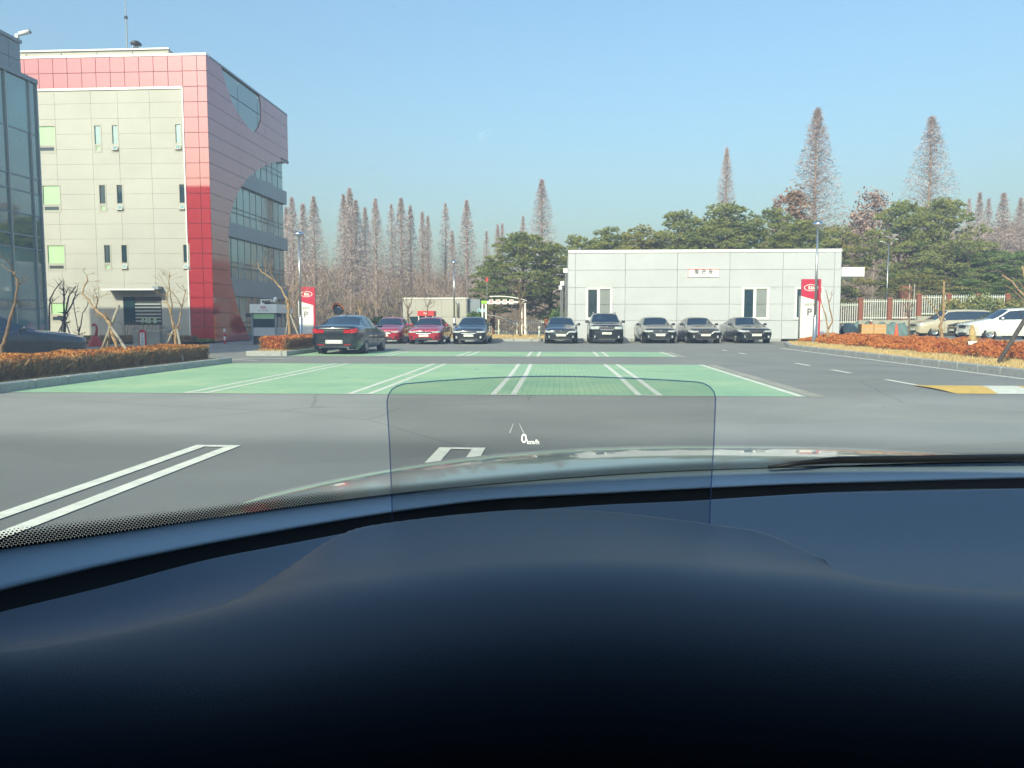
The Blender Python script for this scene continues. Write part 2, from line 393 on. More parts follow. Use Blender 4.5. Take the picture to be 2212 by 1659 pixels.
def text_mesh(body, size, material, name, parent, Mw, extrude=0.004, align='CENTER', sx=1.0, bold=0.0, **k):
    cu = bpy.data.curves.new(name, 'FONT'); cu.body = body; cu.size = size; cu.extrude = extrude
    cu.align_x = align; cu.align_y = 'CENTER'; cu.resolution_u = 3; cu.offset = bold
    t = bpy.data.objects.new(name, cu); COL.objects.link(t)
    dg = bpy.context.evaluated_depsgraph_get()
    me = bpy.data.meshes.new_from_object(t.evaluated_get(dg))
    bpy.data.objects.remove(t); me.name = name
    me.transform(Matrix.Diagonal((sx, 1, 1, 1))); me.transform(Mw)
    me.materials.clear(); me.materials.append(material)
    o = bpy.data.objects.new(name, me); COL.objects.link(o)
    if parent: o.parent = parent
    return tag(o, **k)
def face_front(x, y, z, rz=0.0):          # local xy -> wall facing -Y
    return Matrix.Translation((x, y, z)) @ Matrix.Rotation(rz, 4, 'Z') @ Matrix.Rotation(math.pi/2, 4, 'X')
# ------------------------------------------------------------------ ground, car park, markings, kerbs
def sheet(name, poly, z, m, parent=None, **k):
    return MB().face([(x, y, z) for x, y in poly]).build(name, m, parent, **k)
def rect(x0, x1, y0, y1): return [(x0, y0), (x1, y0), (x1, y1), (x0, y1)]
sheet('ground', rect(-900, 900, -300, 1500), -0.02, M['soil'], kind='structure')
lot = sheet('asphalt', rect(-70, 70, -45, 78), 0.0, M['asphalt'], kind='structure')
lot['label'] = 'grey asphalt car park with painted bays and lanes'
Z1, Z2 = 0.004, 0.008
LX = [-6.25, -3.40, -0.95, 1.49]
P1, PM, P2, P3, P4 = 13.1, 17.85, 22.4, 27.2, 31.3
sheet('green_paving', rect(-9.62, 4.05, P1, P2), Z1, M['green'], lot)
sheet('green_paving', rect(-9.62, 4.05, P3, P4), Z1, M['green'], lot)
def strip(x0, y0, x1, y1, w, z=Z2, m='line', name='bay_line'):
    d = Vector((x1-x0, y1-y0)).normalized(); n = Vector((-d.y, d.x)) * w/2
    return sheet(name, [(x0-n.x, y0-n.y), (x0+n.x, y0+n.y), (x1+n.x, y1+n.y), (x1-n.x, y1-n.y)], z, M[m], lot)
for i, x in enumerate(LX):
    for s in (-1, 1):
        strip(x+s*0.17, P1, x+s*0.17, PM-0.02, 0.10)
        strip(x+s*0.17, PM+0.02, x+s*0.17-0.05, P2, 0.10)
        strip(x+s*0.17, P3, x+s*0.17, P4, 0.10)
    strip(x-0.118, P1+0.05, x+0.118, P1+0.05, 0.09); strip(x-0.118, PM, x+0.118, PM, 0.09)
    strip(x-0.118, P3+0.05, x+0.118, P3+0.05, 0.09)
strip(3.95, P1, 3.95, P2, 0.12); strip(3.95, P3, 3.95, P4, 0.12)
strip(4.22, P1-0.1, 4.22, P2, 0.26, Z1, 'concrete', 'gutter_strip'); strip(4.22, P3, 4.22, P4, 0.26, Z1, 'concrete', 'gutter_strip')
for x in (-6.0, -3.40, -0.95, 1.49):                     # the row of bays we stand in, closed at the far end
    for s in (-1, 1): strip(x+s*0.165, 1.6, x+s*0.165, 7.6, 0.125)
    strip(x-0.10, 7.55, x+0.10, 7.55, 0.10)
for y0, y1 in ((33.8, 32.9), (30.7, 29.6), (23.4, 22.1), (20.3, 19.0), (17.0, 15.56)):
    strip(6.86, y1, 6.86, y0, 0.13, name='lane_dash')
strip(9.86, 15.6, 9.86, 36.0, 0.14, name='edge_line')
strip(-9.4, 23.9, -14.5, 26.6, 0.13, name='edge_line'); strip(-9.0, 25.2, -13.5, 25.2, 0.12, name='edge_line')
strip(-20, 30.2, -13.6, 31.4, 0.13, name='edge_line')
# speed bump with yellow and white bands
bump = empty('speed_bump', (0, 0, 0), label='low speed bump with yellow and white slanted bands across the right lane', cat='speed bump')
for i in range(5):
    xa, xb = 6.75 + (0 if i == 0 else 0.37) + i*0.62, 6.75 + 0.37 + (i+1)*0.62
    rows = []
    for k in range(9):
        t = k/8; y = 13.8 + 1.72*t; sh = 0.62*(t-0.5)
        z = 0.006 + 0.022*math.sin(math.pi*t)
        rows.append([(6.75 if i == 0 else xa+sh, y, z), (xb+sh, y, z)])
    MB().grid(rows).build('painted_band', M['yellow_line' if i % 2 == 0 else 'line'], bump, True)
# kerbs: one stone per metre
kst = MB().bbox(-0.09, 0.09, 0, 0.985, -0.05, 0.165, 0.018).mesh('kerb_stone', M['kerb'])
def kerb(name, x0, y0, x1, y1):
    e = empty(name, (x0, y0, 0), kind='structure')
    L = math.hypot(x1-x0, y1-y0); n = max(1, round(L)); a = math.atan2(-(x1-x0), y1-y0)
    for i in range(n):
        t = i/n
        inst('kerb_stone', kst, ((x1-x0)*t, (y1-y0)*t, 0), e, (0, 0, a), (1, L/n, 1))
    return e
kerb('kerb', -9.71, 10.0, -9.71, 22.6); kerb('kerb', -9.8, 22.66, -13.5, 22.66)
kerb('kerb', 10.35, 12.0, 10.35, 36.0); kerb('kerb', 10.36, 36.04, 11.5, 41.0); kerb('kerb', 11.52, 41.05, 15.0, 43.0)
kerb('kerb', -9.7, 27.2, -9.7, 36.0); kerb('kerb', -9.8, 27.28, -11.0, 27.28); kerb('kerb', -11.0, 27.2, -11.0, 36.0)
kerb('kerb', -6.0, 47.0, -0.6, 47.0); kerb('kerb', 0.35, 48.05, 13.2, 48.05); kerb('kerb', -13.0, 46.9, -6.0, 46.9)
sheet('planter_bed', rect(-13.5, -9.79, 10, 22.58), 0.13, M['bed'], kind='structure')
sheet('planter_bed', [(10.43,12),(16.2,12),(16.2,43.2),(15.0,42.9),(11.58,40.95),(10.43,36.0)], 0.13, M['bed'], kind='structure')
sheet('planter_bed', rect(-10.92, -9.78, 27.36, 36.0), 0.13, M['bed'], kind='structure')
sheet('planter_bed', rect(-13.0, -0.3, 47.08, 61.0), 0.13, M['bed'], kind='structure')
sheet('planter_bed', rect(-31, -18.9, 40.6, 43.2), 0.12, M['bed'], kind='structure')
sheet('pavement', rect(0.2, 17.9, 48.12, 50.0), 0.12, M['concrete'], kind='structure')
# right hand lot lies a little higher
rl = MB(); rl.face([(16.2, 12, 0.2), (16.2, 43.4, 0.2), (17.6, 49, 0.2), (17.6, 60, 0.2), (75, 60, 0.2), (75, 12, 0.2)][::-1])
rl.face([(16.2, 12, 0.2), (16.2, 43.4, 0.2), (16.2, 43.4, 0), (16.2, 12, 0)]); rl.face([(16.2, 43.4, 0.2), (17.6, 49, 0.2), (17.6, 49, 0), (16.2, 43.4, 0)])
rl.build('asphalt_terrace', M['asphalt_far'], kind='structure')
strip(26, 41.5, 36, 41.5, 0.12, 0.21, name='edge_line')

# ------------------------------------------------------------------ white single storey building
WY = 48.5
def wx(px): return A(px, 640, WY).x
def wz(py): return A(1500, py, WY).z
wb = empty('flat_building', (9, WY, 0), label='long white single-storey panelled building behind the row of dark parked cars', cat='building')
def WP(mb, name, m, **k):
    o = mb.build(name, M[m], wb, **k); o.matrix_parent_inverse = Matrix.Translation((-9, -WY, 0)); return o
x0, x1 = wx(1228), wx(1815)
ztop, zpar = wz(539), wz(546)
WP(MB().box(x0+0.02, x1-0.02, WY+0.05, WY+11, 0.1, ztop-0.15), 'wall', 'joint')
WP(MB().box(x0-0.02, x1+0.02, WY-0.03, WY+0.6, zpar+0.02, ztop), 'parapet_cap', 'white_trim')
WP(MB().box(x0-0.02, x0+0.25, WY+0.602, WY+11, zpar, ztop-0.002), 'parapet_cap', 'white_trim')
WP(MB().box(x1-0.25, x1+0.02, WY+0.602, WY+11, zpar, ztop-0.002), 'parapet_cap', 'white_trim')
WP(MB().box(x0+0.25, x1-0.25, WY+0.6, WY+10.9, ztop-0.3, ztop-0.2), 'roof', 'concrete')
vx = [x0, wx(1242.6), wx(1350.3), wx(1462.5), wx(1575.5), wx(1690), wx(1801), x1]
hz = [wz(y) for y in (546, 582.7, 620.4, 657, 692.3)] + [0.14]
wins = [(wx(1266), wx(1322.5)), (wx(1603), wx(1661)), (wx(1717), wx(1777))]
wz0, wz1 = wz(690.2), wz(620.8)
def sub(r, h):                                            # rectangle minus hole
    a, b, c, d = r; e, f, g, i = h
    if e >= b or f <= a or g >= d or i <= c: return [r]
    out = []
    if a < e: out.append((a, e, c, d))
    if f < b: out.append((f, b, c, d))
    a2, b2 = max(a, e), min(b, f)
    if c < g: out.append((a2, b2, c, g))
    if i < d: out.append((a2, b2, i, d))
    return out
for i in range(len(vx)-1):
    for j in range(len(hz)-1):
        rs = [(vx[i]+0.012, vx[i+1]-0.012, hz[j+1]+0.009, hz[j]-0.009)]
        for w0, w1 in wins:
            rs = [q for r in rs for q in sub(r, (w0-0.005, w1+0.005, wz0-0.005, wz1+0.005))]
        mb = MB()
        for a, b, c, d in rs:
            if b-a > 0.02 and d-c > 0.02:
                mb.face([(a, WY, c), (b, WY, c), (b, WY, d), (a, WY, d)])
        a, b, c, d = vx[i]+0.012, vx[i+1]-0.012, hz[j+1]+0.009, hz[j]-0.009
        for p, q in (((a, c), (b, c)), ((b, c), (b, d)), ((b, d), (a, d)), ((a, d), (a, c))):
            mb.face([(p[0], WY, p[1]), (p[0], WY+0.05, p[1]), (q[0], WY+0.05, q[1]), (q[0], WY, q[1])])
        if rs: WP(mb, 'wall_panel', 'white_panel')
for k in range(5):                                        # side panels, seen from a step aside
    WP(MB().box(x0-0.03, x0+0.02, WY+0.06, WY+11, hz[k+1]+0.014, hz[k]-0.014), 'wall_panel', 'white_panel')
    WP(MB().box(x1-0.02, x1+0.03, WY+0.06, WY+11, hz[k+1]+0.014, hz[k]-0.014), 'wall_panel', 'white_panel')
def frame_mb(a, b, c, d, y0, y1, t):
    return MB().box(a, b, y0, y1, c, c+t).box(a, b, y0, y1, d-t, d).box(a, a+t, y0, y1, c+t, d-t).box(b-t, b, y0, y1, c+t, d-t)
for a, b in wins:
    f = WP(frame_mb(a, b, wz0, wz1, WY-0.06, WY+0.12, 0.08), 'window', 'wframe')
    mid = a + (b-a)*0.48
    def SP(mb, name, m):
        o = mb.build(name, M[m], f); return o
    SP(MB().box(mid-0.045, mid+0.045, WY-0.045, WY+0.10, wz0+0.08, wz1-0.08), 'sash', 'wframe')
    SP(frame_mb(a+0.08, mid-0.045, wz0+0.08, wz1-0.08, WY-0.02, WY+0.08, 0.045), 'sash', 'wframe')
    SP(frame_mb(mid+0.045, b-0.08, wz0+0.08, wz1-0.08, WY+0.0, WY+0.08, 0.035), 'sash', 'wframe')
    SP(MB().box(a+0.125, mid-0.09, WY+0.03, WY+0.045, wz0+0.125, wz1-0.125), 'pane', 'wglass')
    SP(MB().box(mid+0.08, b-0.115, WY+0.02, WY+0.04, wz0+0.115, wz1-0.115), 'pane', 'wgrey')
# canopy on the right end, gutter pipes on the left end
c0, c1 = A(1815, 620, WY+1.5), A(1867, 597, WY+1.5)
cz0, cz1 = A(1840, 597, WY+1.5).z, A(1840, 577, WY+1.5).z
WP(MB().box(x1+0.05, c1.x, WY+1.5, WY+5.5, cz0, cz1), 'canopy', 'white_trim')
WP(MB().tube([(c1.x-0.3, WY+4.9, cz0), (c1.x-0.3, WY+4.9, 0.1)], 0.06), 'canopy_post', 'galv')
for dx, zt, dy in ((-0.17, wz(588), 0.35), (-0.36, wz(612), 2.6), (-0.46, wz(619), 4.5)):
    WP(MB().tube([(x0+dx, WY+dy, 0.1), (x0+dx, WY+dy, zt)], 0.055), 'downpipe', 'galv')
    WP(MB().bbox(x0+dx-0.15, x0+dx+0.12, WY+dy-0.14, WY+dy+0.14, zt, zt+0.28, 0.03), 'rain_hopper', 'white_trim')
# sign board on the wall
sg = empty('wall_sign', (wx(1518), WY-0.03, wz(590)), label='small white name board with a thin red corner line on the white building', cat='sign')
sw, sh = (wx(1551)-wx(1484.5))/2, (wz(582)-wz(599.5))/2
MB().box(-sw, sw, -0.03, 0.028, -sh, sh).build('board', M['white_trim'], sg)
MB().box(-sw, sw, -0.045, -0.031, sh-0.035, sh).build('red_line', M['red_paint'], sg)
MB().box(-sw, -sw+0.03, -0.045, -0.031, -sh, sh-0.037).build('red_line', M['red_paint'], sg)
for ch_, dx in (('별', -0.40), ('관', 0.02), ('동', 0.44)): text_mesh(ch_, 0.30, M['ink'], 'lettering', sg, face_front(dx, -0.034, 0.07), 0.003, bold=0.008)
text_mesh('2nd Building', 0.125, M['ink'], 'lettering', sg, face_front(0.02, -0.034, -0.175), 0.003, kind='stuff')

# ------------------------------------------------------------------ cream and red office building
BY, BXr = 43.3, A(464, 740.8, 43.3).x
def bx(px, py=400): return A(px, py, BY).x
def bz(py, px=400): return A(px, py, BY).z
ob = empty('office_building', (BXr, BY, 0), label='tall cream office building framed in glossy red panels with a curved glass cut-out', cat='building')
OBI = Matrix.Translation((-BXr, -BY, 0))
def OP(mb, name, m, **k):
    o = mb.build(name, M[m], ob, **k); o.matrix_parent_inverse = OBI; return o
ZT = bz(118, 452)
YF = AX(620, 242, BXr).y
XL = BXr - 24.0
OP(MB().box(XL, BXr-0.5, BY+0.062, YF, 0, ZT-0.25), 'wall', 'cream_joint')
OP(MB().box(XL, BXr+0.02, BY-0.05, BY+0.35, ZT-0.02, ZT+0.10), 'parapet_cap', 'white_trim')
OP(MB().box(BXr-0.35, BXr+0.02, BY+0.352, YF, ZT-0.02, ZT+0.08), 'parapet_cap', 'grey_clad')
OP(MB().box(XL, BXr-0.4, BY+0.4, YF-0.1, ZT-0.24, ZT-0.15), 'roof', 'concrete')
# set back roof room
rz1 = A(365, 107, BY+1.6).z; rx1 = A(365, 107, BY+1.6).x
OP(MB().box(XL, rx1, BY+1.6, YF-2, ZT-0.15, rz1), 'penthouse', 'cream')
for k in range(9):
    xx = rx1 - 0.05 - k*2.1
    OP(MB().box(xx-0.03, xx, BY+1.56, BY+1.598, ZT, rz1), 'panel_joint', 'cream_joint')
OP(MB().box(XL, rx1+0.03, BY+1.5, BY+1.7, rz1+0.002, rz1+0.08), 'parapet_cap', 'white_trim')
pw = 0.82; pe = 0.54
ph = (ZT - 0.05) / 19.0
xr1 = BXr - pw - pe                                           # inner edge of the red column
me_edge = MB().box(0.012, pe-0.012, 0, 0.05, 0.015, ph-0.015).mesh('red_panel', M['red_panel'])
me_front = MB().box(0.015, pw-0.015, 0, 0.05, 0.015, ph-0.015).mesh('red_panel', M['red_panel'])
OP(MB().box(xr1, BXr-0.02, BY+0.045, BY+0.079, 0, ZT-0.03), 'backing_wall', 'red_joint')
OP(MB().box(XL, xr1, BY+0.045, BY+0.079, ZT-0.05-2*ph, ZT-0.03), 'backing_wall', 'red_joint')
def put(name, me, x, y, z):
    return inst(name, me, (x-BXr, y-BY, z), ob)
rr = random.Random(4)
for j in range(19):
    put('red_panel', me_edge, BXr-pe, BY-0.01+rr.uniform(-.002,.002), j*ph+0.03)
    put('red_panel', me_front, BXr-pe-pw, BY-0.01+rr.uniform(-.002,.002), j*ph+0.03)
for i in range(2, 22):
    for j in (17, 18): put('red_panel', me_front, BXr-pe-i*pw, BY-0.01+rr.uniform(-.002,.002), j*ph+0.03)
# cream field with panels cut round the windows
cz_top = 0.03 + 17*ph - 0.02
OP(MB().box(XL, xr1-0.005, BY-0.06, BY+0.04, cz_top-0.10, cz_top+0.02), 'trim_rail', 'white_trim')
OP(MB().box(xr1-0.06, xr1-0.004, BY-0.05, BY+0.04, 0.1, cz_top-0.102), 'trim_rail', 'white_trim')
owin = []
for (ya, yb, yc) in ((268, 312, 329), (397, 441, 458), (527, 569, 585)):
    zb, zm, zt = bz(yc, 250), bz(yb, 250), bz(ya, 250)
    for (pa, pb, kd) in ((85, 125.5, 'wide'), (206.5, 224, 's'), (244.5, 261, 's'), (380.5, 396.5, 's')):
        sh_ = (ya-268)/259*10.6*(1106-pa)/900 if kd != 'wide' else (ya-268)/259*9
        owin.append((bx(pa+sh_), bx(pb+sh_), zb, zm, zt, kd))
owin.append((bx(96), bx(136.5), bz(697, 100), bz(680, 100), bz(652, 100), 'wide'))
xs = [xr1-0.065, bx(329), bx(260.5), bx(203), bx(125.5), bx(46), bx(-34)]
for i in range(len(xs)-1):
    for j in range(17):
        a, b, c, d = xs[i+1]+0.006, xs[i]-0.006, 0.03+j*ph+0.005, 0.03+(j+1)*ph-0.005
        if j == 16: d = cz_top-0.105
        rs = [(a, b, c, d)]
        for w in owin: rs = [q for r in rs for q in sub(r, (w[0], w[1], w[2], w[4]))]
        rs = [q for r in rs for q in sub(r, (bx(256), bx(340), 0.0, bz(641, 300)))]
        mb = MB()
        for r in rs:
            if r[1]-r[0] > 0.03 and r[3]-r[2] > 0.03: mb.box(r[0], r[1], BY+0.0, BY+0.04, r[2], r[3])
        if mb.v: OP(mb, 'cream_panel', 'cream')
k = 0
for (a, b, zb, zm, zt, kd) in owin:
    k += 1
    f = OP(frame_mb(a, b, zb, zt, BY-0.015, BY+0.12, 0.07).box(a+0.07, b-0.07, BY-0.012, BY+0.11, zm-0.05, zm+0.04), 'window', 'sash')
    f.matrix_parent_inverse = OBI
    def WS(mb, name, m):
        return mb.build(name, M[m], f)
    WS(MB().box(a+0.072, b-0.072, BY+0.045, BY+0.06, zm+0.042, zt-0.072), 'pane', 'blind' if kd == 'wide' else ('wglass' if zt < 11 else 'curtain2'))
    op = kd == 's' and k % 4 in (3, 0)
    if op:                                                # tilted open hopper
        o = MB(); h = zm-zb-0.12
        for (y0, y1, q) in ((0, 0.03, 0),):
            o.box(-(b-a)/2+0.05, (b-a)/2-0.05, -0.03, 0.02, -h, 0)
        o = WS(o, 'sash', 'sash'); o.location = ((a+b)/2, BY+0.02, zm-0.055); o.rotation_euler = (math.radians(-22), 0, 0)
        g = WS(MB().box(-(b-a)/2+0.12, (b-a)/2-0.12, -0.036, -0.031, -h+0.07, -0.07), 'pane', 'curtain2'); g.location = o.location; g.rotation_euler = o.rotation_euler
    else:
        WS(frame_mb(a+0.072, b-0.072, zb+0.072, zm-0.052, BY+0.0, BY+0.07, 0.06), 'sash', 'sash')
        WS(MB().box(a+0.13, b-0.13, BY+0.03, BY+0.04, zb+0.13, zm-0.11), 'pane', 'wglass' if (k % 2) else 'blind')
# entrance recess and canopy
CPR = 0.86
ca, cb = A(219, 625, BY-CPR).x, A(333, 625, BY-CPR).x
cza = A(300, 626.5, BY-CPR).z; czb = cza+0.06
OP(MB().box(ca, cb, BY-CPR, BY-0.002, cza, czb), 'canopy', 'grey_clad')
OP(MB().box(ca-0.01, cb+0.01, BY-CPR-0.03, BY-CPR-0.001, cza-0.01, czb+0.01), 'canopy_fascia', 'white_trim')
OP(MB().box(cb-0.30, cb+0.05, BY-0.5, BY-0.004, czb+0.002, czb+0.16), 'canopy_end', 'grey_clad')
ea, eb, ez = bx(256), bx(340), bz(641, 300)
OP(MB().box(ea+0.002, eb-0.002, BY+0.05, BY+0.078, 0.1, ez-0.002), 'entrance_recess', 'dark_metal')
OP(MB().box(ea+0.02, bx(281), BY+0.0, BY+0.048, bz(697), ez-0.02), 'entrance_door', 'wglass')
for q in range(6):
    zq = bz(657 + q*7.3, 310)
    OP(MB().box(bx(282), eb-0.05, BY-0.02, BY+0.02, zq-0.035, zq+0.035), 'louvre_slat', 'mullion')
for pa, pb, m in ((294, 299, 'blind'), (303, 314, 'blind'), (320, 327, 'blind')):
    OP(MB().box(bx(pa), bx(pb), BY+0.022, BY+0.046, bz(698, 310), bz(686, 310)), 'lit_window', m)
OP(MB().box(bx(258), eb-0.0, BY-0.35, BY-0.004, 0.1, bz(702, 310)), 'stair_parapet', 'concrete')
# --- side face: red skin with curved openings
pet_l = [(385,310),(430,500),(490,700),(590,970),(690,1170),(820,1350),(920,1450),(980,1490)]
pet_r = [(1050,830),(1080,1020),(1085,1260),(1040,1400),(980,1490)]
def c2(p): return ((780 + p[0]/4.366)*0.5486, (180 + p[1]/4.366)*0.5486)
open_c = [(640,178),(590,180),(530,197),(470,225),(420,258),(370,300),(335,340),(300,390),(250,500),(228,570),(215,640),(205,760),(207,900),(215,1030),(230,1150),(260,1280),(310,1450),(360,1560),(400,1650)]
def c3(p): return ((800 + p[0]/2.0486)*0.5486, (550 + p[1]/2.0486)*0.5486)
def side_pts(l, c): return sorted([(AX(*c(p), BXr).z, AX(*c(p), BXr).y) for p in l])
PL, PR, OC = side_pts(pet_l, c2), side_pts(pet_r, c2), side_pts(open_c, c3)
def interp(t, z):
    if z <= t[0][0]: return t[0][1]
    for (z0, y0), (z1, y1) in zip(t, t[1:]):
        if z <= z1: return y0 + (y1-y0)*(z-z0)/max(1e-6, z1-z0)
    return t[-1][1]
z_open, z_pet = OC[-1][0], PL[0][0]
def holes(z):
    h = []
    if z < z_open: h.append((interp(OC, z), 1e3))
    if z > z_pet: h.append((interp(PL, z), interp(PR, z)))
    return h
ncol = 3; cw = (YF-BY)/ncol
OP(MB().box(BXr-0.5, BXr-0.42, BY+0.08, YF-0.05, z_open, ZT-0.06), 'backing_wall', 'red_joint')
for i in range(ncol):
    for j in range(19):
        za, zb = 0.03+j*ph+0.012, 0.03+(j+1)*ph-0.012
        ya, yb = BY+i*cw+0.012 - (0.0 if i else 0.02), BY+(i+1)*cw-0.012
        mb = MB(); n = 8
        for s in range(n):
            p, q = za+(zb-za)*s/n, za+(zb-za)*(s+1)/n
            zm_ = (p+q)/2
            hs = holes(zm_)
            segs = [((ya, ya), (yb, yb))]
            if hs:
                h0p, h1p = [x for x in (holes(p) or hs)][0]; h0q, h1q = [x for x in (holes(q) or hs)][0]
                cl = lambda v: min(max(v, ya), yb)
                segs = [((ya, ya), (cl(h0p), cl(h0q))), ((cl(h1p), cl(h1q)), (yb, yb))]
            for (a0, a1), (b0, b1) in segs:
                if b0-a0 < 0.01 and b1-a1 < 0.01: continue
                mb.face([(BXr, a0, p), (BXr, b0, p), (BXr, b1, q), (BXr, a1, q)])
                dp = 0.05 if zm_ > z_pet-0.05 else 0.40
                if b0 < yb-0.001 or b1 < yb-0.001: mb.face([(BXr, b0, p), (BXr-dp, b0, p), (BXr-dp, b1, q), (BXr, b1, q)])
                if a0 > ya+0.001 or a1 > ya+0.001: mb.face([(BXr, a0, p), (BXr-dp, a0, p), (BXr-dp, a1, q), (BXr, a1, q)])
        if mb.v:
            OP(mb, 'red_panel', 'red_panel')
OP(MB().box(BXr-0.41, BXr-0.012, YF-0.03, YF+0.05, z_open+0.25, ZT-0.03), 'red_return', 'red_panel')
OP(MB().box(BXr-1.6, BXr+0.03, YF-1.4, YF+0.06, z_open+0.12, z_open+0.24), 'soffit', 'dark_metal')
def sz(v): return AX((800+650/2.0486)*0.5486, (550+v/2.0486)*0.5486, BXr-0.3).z
YG = AX(613.5, 500, BXr-0.3).y
bands = [(190, 420), (525, 798), (895, 1172), (1292, 1660)]
for (va, vb) in ((420, 525), (798, 895), (1172, 1292)):
    OP(MB().box(BXr-0.6, BXr-0.10, BY+1.0, YG+0.15, sz(vb), sz(va)), 'spandrel_band', 'grey_clad')
OP(MB().box(BXr-0.6, BXr-0.36, BY+0.9, YG, 0.0, z_open+0.1), 'curtain_backing', 'dark_metal')
rp = random.Random(9)
for bi, (va, vb) in enumerate(bands):
    zt_, zb_ = sz(va), max(0.08, sz(vb))
    cuts = [zt_, zb_] if bi == 0 else [zt_, zb_+(zt_-zb_)*0.40, zb_+(zt_-zb_)*0.28, zb_]
    if bi == 0: cuts = [zt_, zb_+(zt_-zb_)*0.62, zb_+(zt_-zb_)*0.45, zb_]
    y = YG - 0.02
    while y > BY+1.0:
        y2 = y-1.02
        if y > interp(OC, min(zt_, z_open)) - 0.3 or y > interp(OC, zb_) - 0.3:
            for c_ in range(len(cuts)-1):
                g = OP(MB().box(BXr-0.355, BXr-0.33+rp.uniform(0, .006), y2+0.04, y-0.0, cuts[c_+1]+0.03, cuts[c_]-0.03), 'curtain_pane', 'curtain2' if rp.random() < (0.8 if bi < 2 else .35) else 'curtain')
            OP(MB().box(BXr-0.35, BXr-0.30, y2, y2+0.038, zb_, zt_), 'mullion', 'mullion')
        y = y2
for k_ in range(4):                                        # glass behind the petal opening
    for c_ in range(3):
        za, zb = z_pet-0.1 + k_*1.45, z_pet-0.1+(k_+1)*1.45-0.05
        if za < ZT-0.3:
            OP(MB().box(BXr-0.07, BXr-0.045, BY+1.2+c_*3.1, BY+1.2+(c_+1)*3.1-0.06, za, min(zb, ZT-0.15)), 'curtain_pane', 'curtain')
# roof fittings
cp = A(294, 97, BY+4)
ch = empty('roof_vent', (cp.x, cp.y, rz1), label='steel chimney vent with a wide flat cowl on the office roof', cat='chimney')
hh = A(294, 88, BY+4).z - rz1
MB().lathe([(0.0, 0), (0.20, 0), (0.20, hh*0.5), (0.26, hh*0.54), (0.20, hh*0.58), (0.18, hh*0.70), (0.0, hh*0.70)], 16).build('flue', M['galv'], ch, True)
MB().lathe([(0.0, hh*0.78), (0.31, hh*0.82), (0.32, hh*0.88), (0.2, hh*0.96), (0.08, hh), (0.0, hh)], 18).build('cowl', M['dark_metal'], ch, True)
for a_ in range(3):
    w = a_*2.1; MB().tube([(0.24*math.cos(w), 0.24*math.sin(w), hh*0.6), (0.2*math.cos(w), 0.2*math.sin(w), hh*0.83)], 0.02, 5).build('strut', M['galv'], ch)
mp_ = A(274.5, 100, BY+5)
ms = empty('antenna_mast', (mp_.x, mp_.y, rz1), label='thin grey lightning mast rising from the office roof', cat='antenna')
mz = A(272, -40, BY+5).z - rz1; mj = A(273, 38, BY+5).z - rz1
MB().tube([(0, 0, 0), (0, 0, mj)], [0.07, 0.055], 8).build('lower_pole', M['galv'], ms)
MB().tube([(0, 0, mj), (0, 0, mz)], [0.045, 0.03], 8).build('upper_pole', M['galv'], ms)
MB().tube([(0, 0, mj-0.08), (0, 0, mj+0.08)], 0.10, 8).build('collar', M['dark_metal'], ms)

# ------------------------------------------------------------------ glass building on the left
GX = -19.2
def gy(px, py): return AX(px, py, GX).y
def gz(px, py): return AX(px, py, GX).z
gb = empty('glass_building', (GX, 20, 0), label='teal glass curtain-wall building at the left edge of the car park', cat='building')
GBI = Matrix.Translation((-GX, -20, 0))
def GP(mb, name, m, **k):
    o = mb.build(name, M[m], gb, **k); o.matrix_parent_inverse = GBI; return o
YE = gy(103, 735); YP = gy(60.5, 150)
ZP = gz(60.5, 92); ZG = gz(86, 186)
GP(MB().box(GX-13, GX-0.35, 12, YP, 0, ZP-0.15), 'wall', 'grey_clad')
GP(MB().box(GX-0.355, GX-0.1, 12, YE-0.1, 0.0, ZG-0.05), 'backing_wall', 'dark_metal')
pr = [ZG-0.05, ZG+(ZP-ZG)*0.5, ZP-0.06]
for i in range(8):
    yb = YP - 0.62 - (i-1)*2.2 if i else YP
    ya = YP - 0.62 - i*2.2
    for j in range(2): GP(MB().box(GX-0.36, GX-0.26, ya+0.01, yb-0.01, pr[j]+0.01, pr[j+1]-0.01), 'parapet_panel', 'grey_clad')
GP(MB().box(GX-13, GX-0.2, 12, YP+0.03, ZP-0.055, ZP+0.06), 'parapet_cap', 'grey_clad')
cols = [YE, gy(61, 186)]
while cols[-1] > 13: cols.append(cols[-1]-1.25)
rows_ = [ZG, gz(92, 297), gz(95, 393), gz(96, 424), gz(97, 471), gz(98, 515), gz(99, 542), gz(101, 650), gz(101.5, 668), 0.12]
rg = random.Random(3)
for i in range(len(cols)-1):
    for j in range(len(rows_)-1):
        small = rows_[j]-rows_[j+1] < 0.75
        GP(MB().box(GX-0.095, GX-0.02-rg.uniform(0, .006), cols[i+1]+0.035, cols[i]-0.035, rows_[j+1]+0.03, rows_[j]-0.03), 'curtain_pane', 'curtain' if (rg.random() < .7 or small) else 'curtain2')
    GP(MB().box(GX-0.09, GX+0.05, cols[i]-0.02, cols[i]+0.02, 0.1, ZG), 'mullion', 'mullion')
for z in rows_[1:-1]: GP(MB().box(GX-0.09, GX-0.005, 13, YE-0.04, z-0.028, z+0.028), 'transom', 'grey_clad')
GP(MB().box(GX-0.34, GX+0.06, 12, YE+0.05, ZG+0.002, ZG+0.16), 'ledge_cap', 'grey_clad')
GP(MB().box(GX-0.6, GX-0.1, YE-0.08, YE+0.03, 0.1, ZG), 'end_post', 'grey_clad')
cm = AX(40, 76, GX-0.2)
cc = empty('security_camera', (cm.x, cm.y, ZP+0.06), 0.5, 'white bullet security camera tilted down on the glass building roof edge', 'camera'); cc.scale = (0.62, 0.62, 0.62)
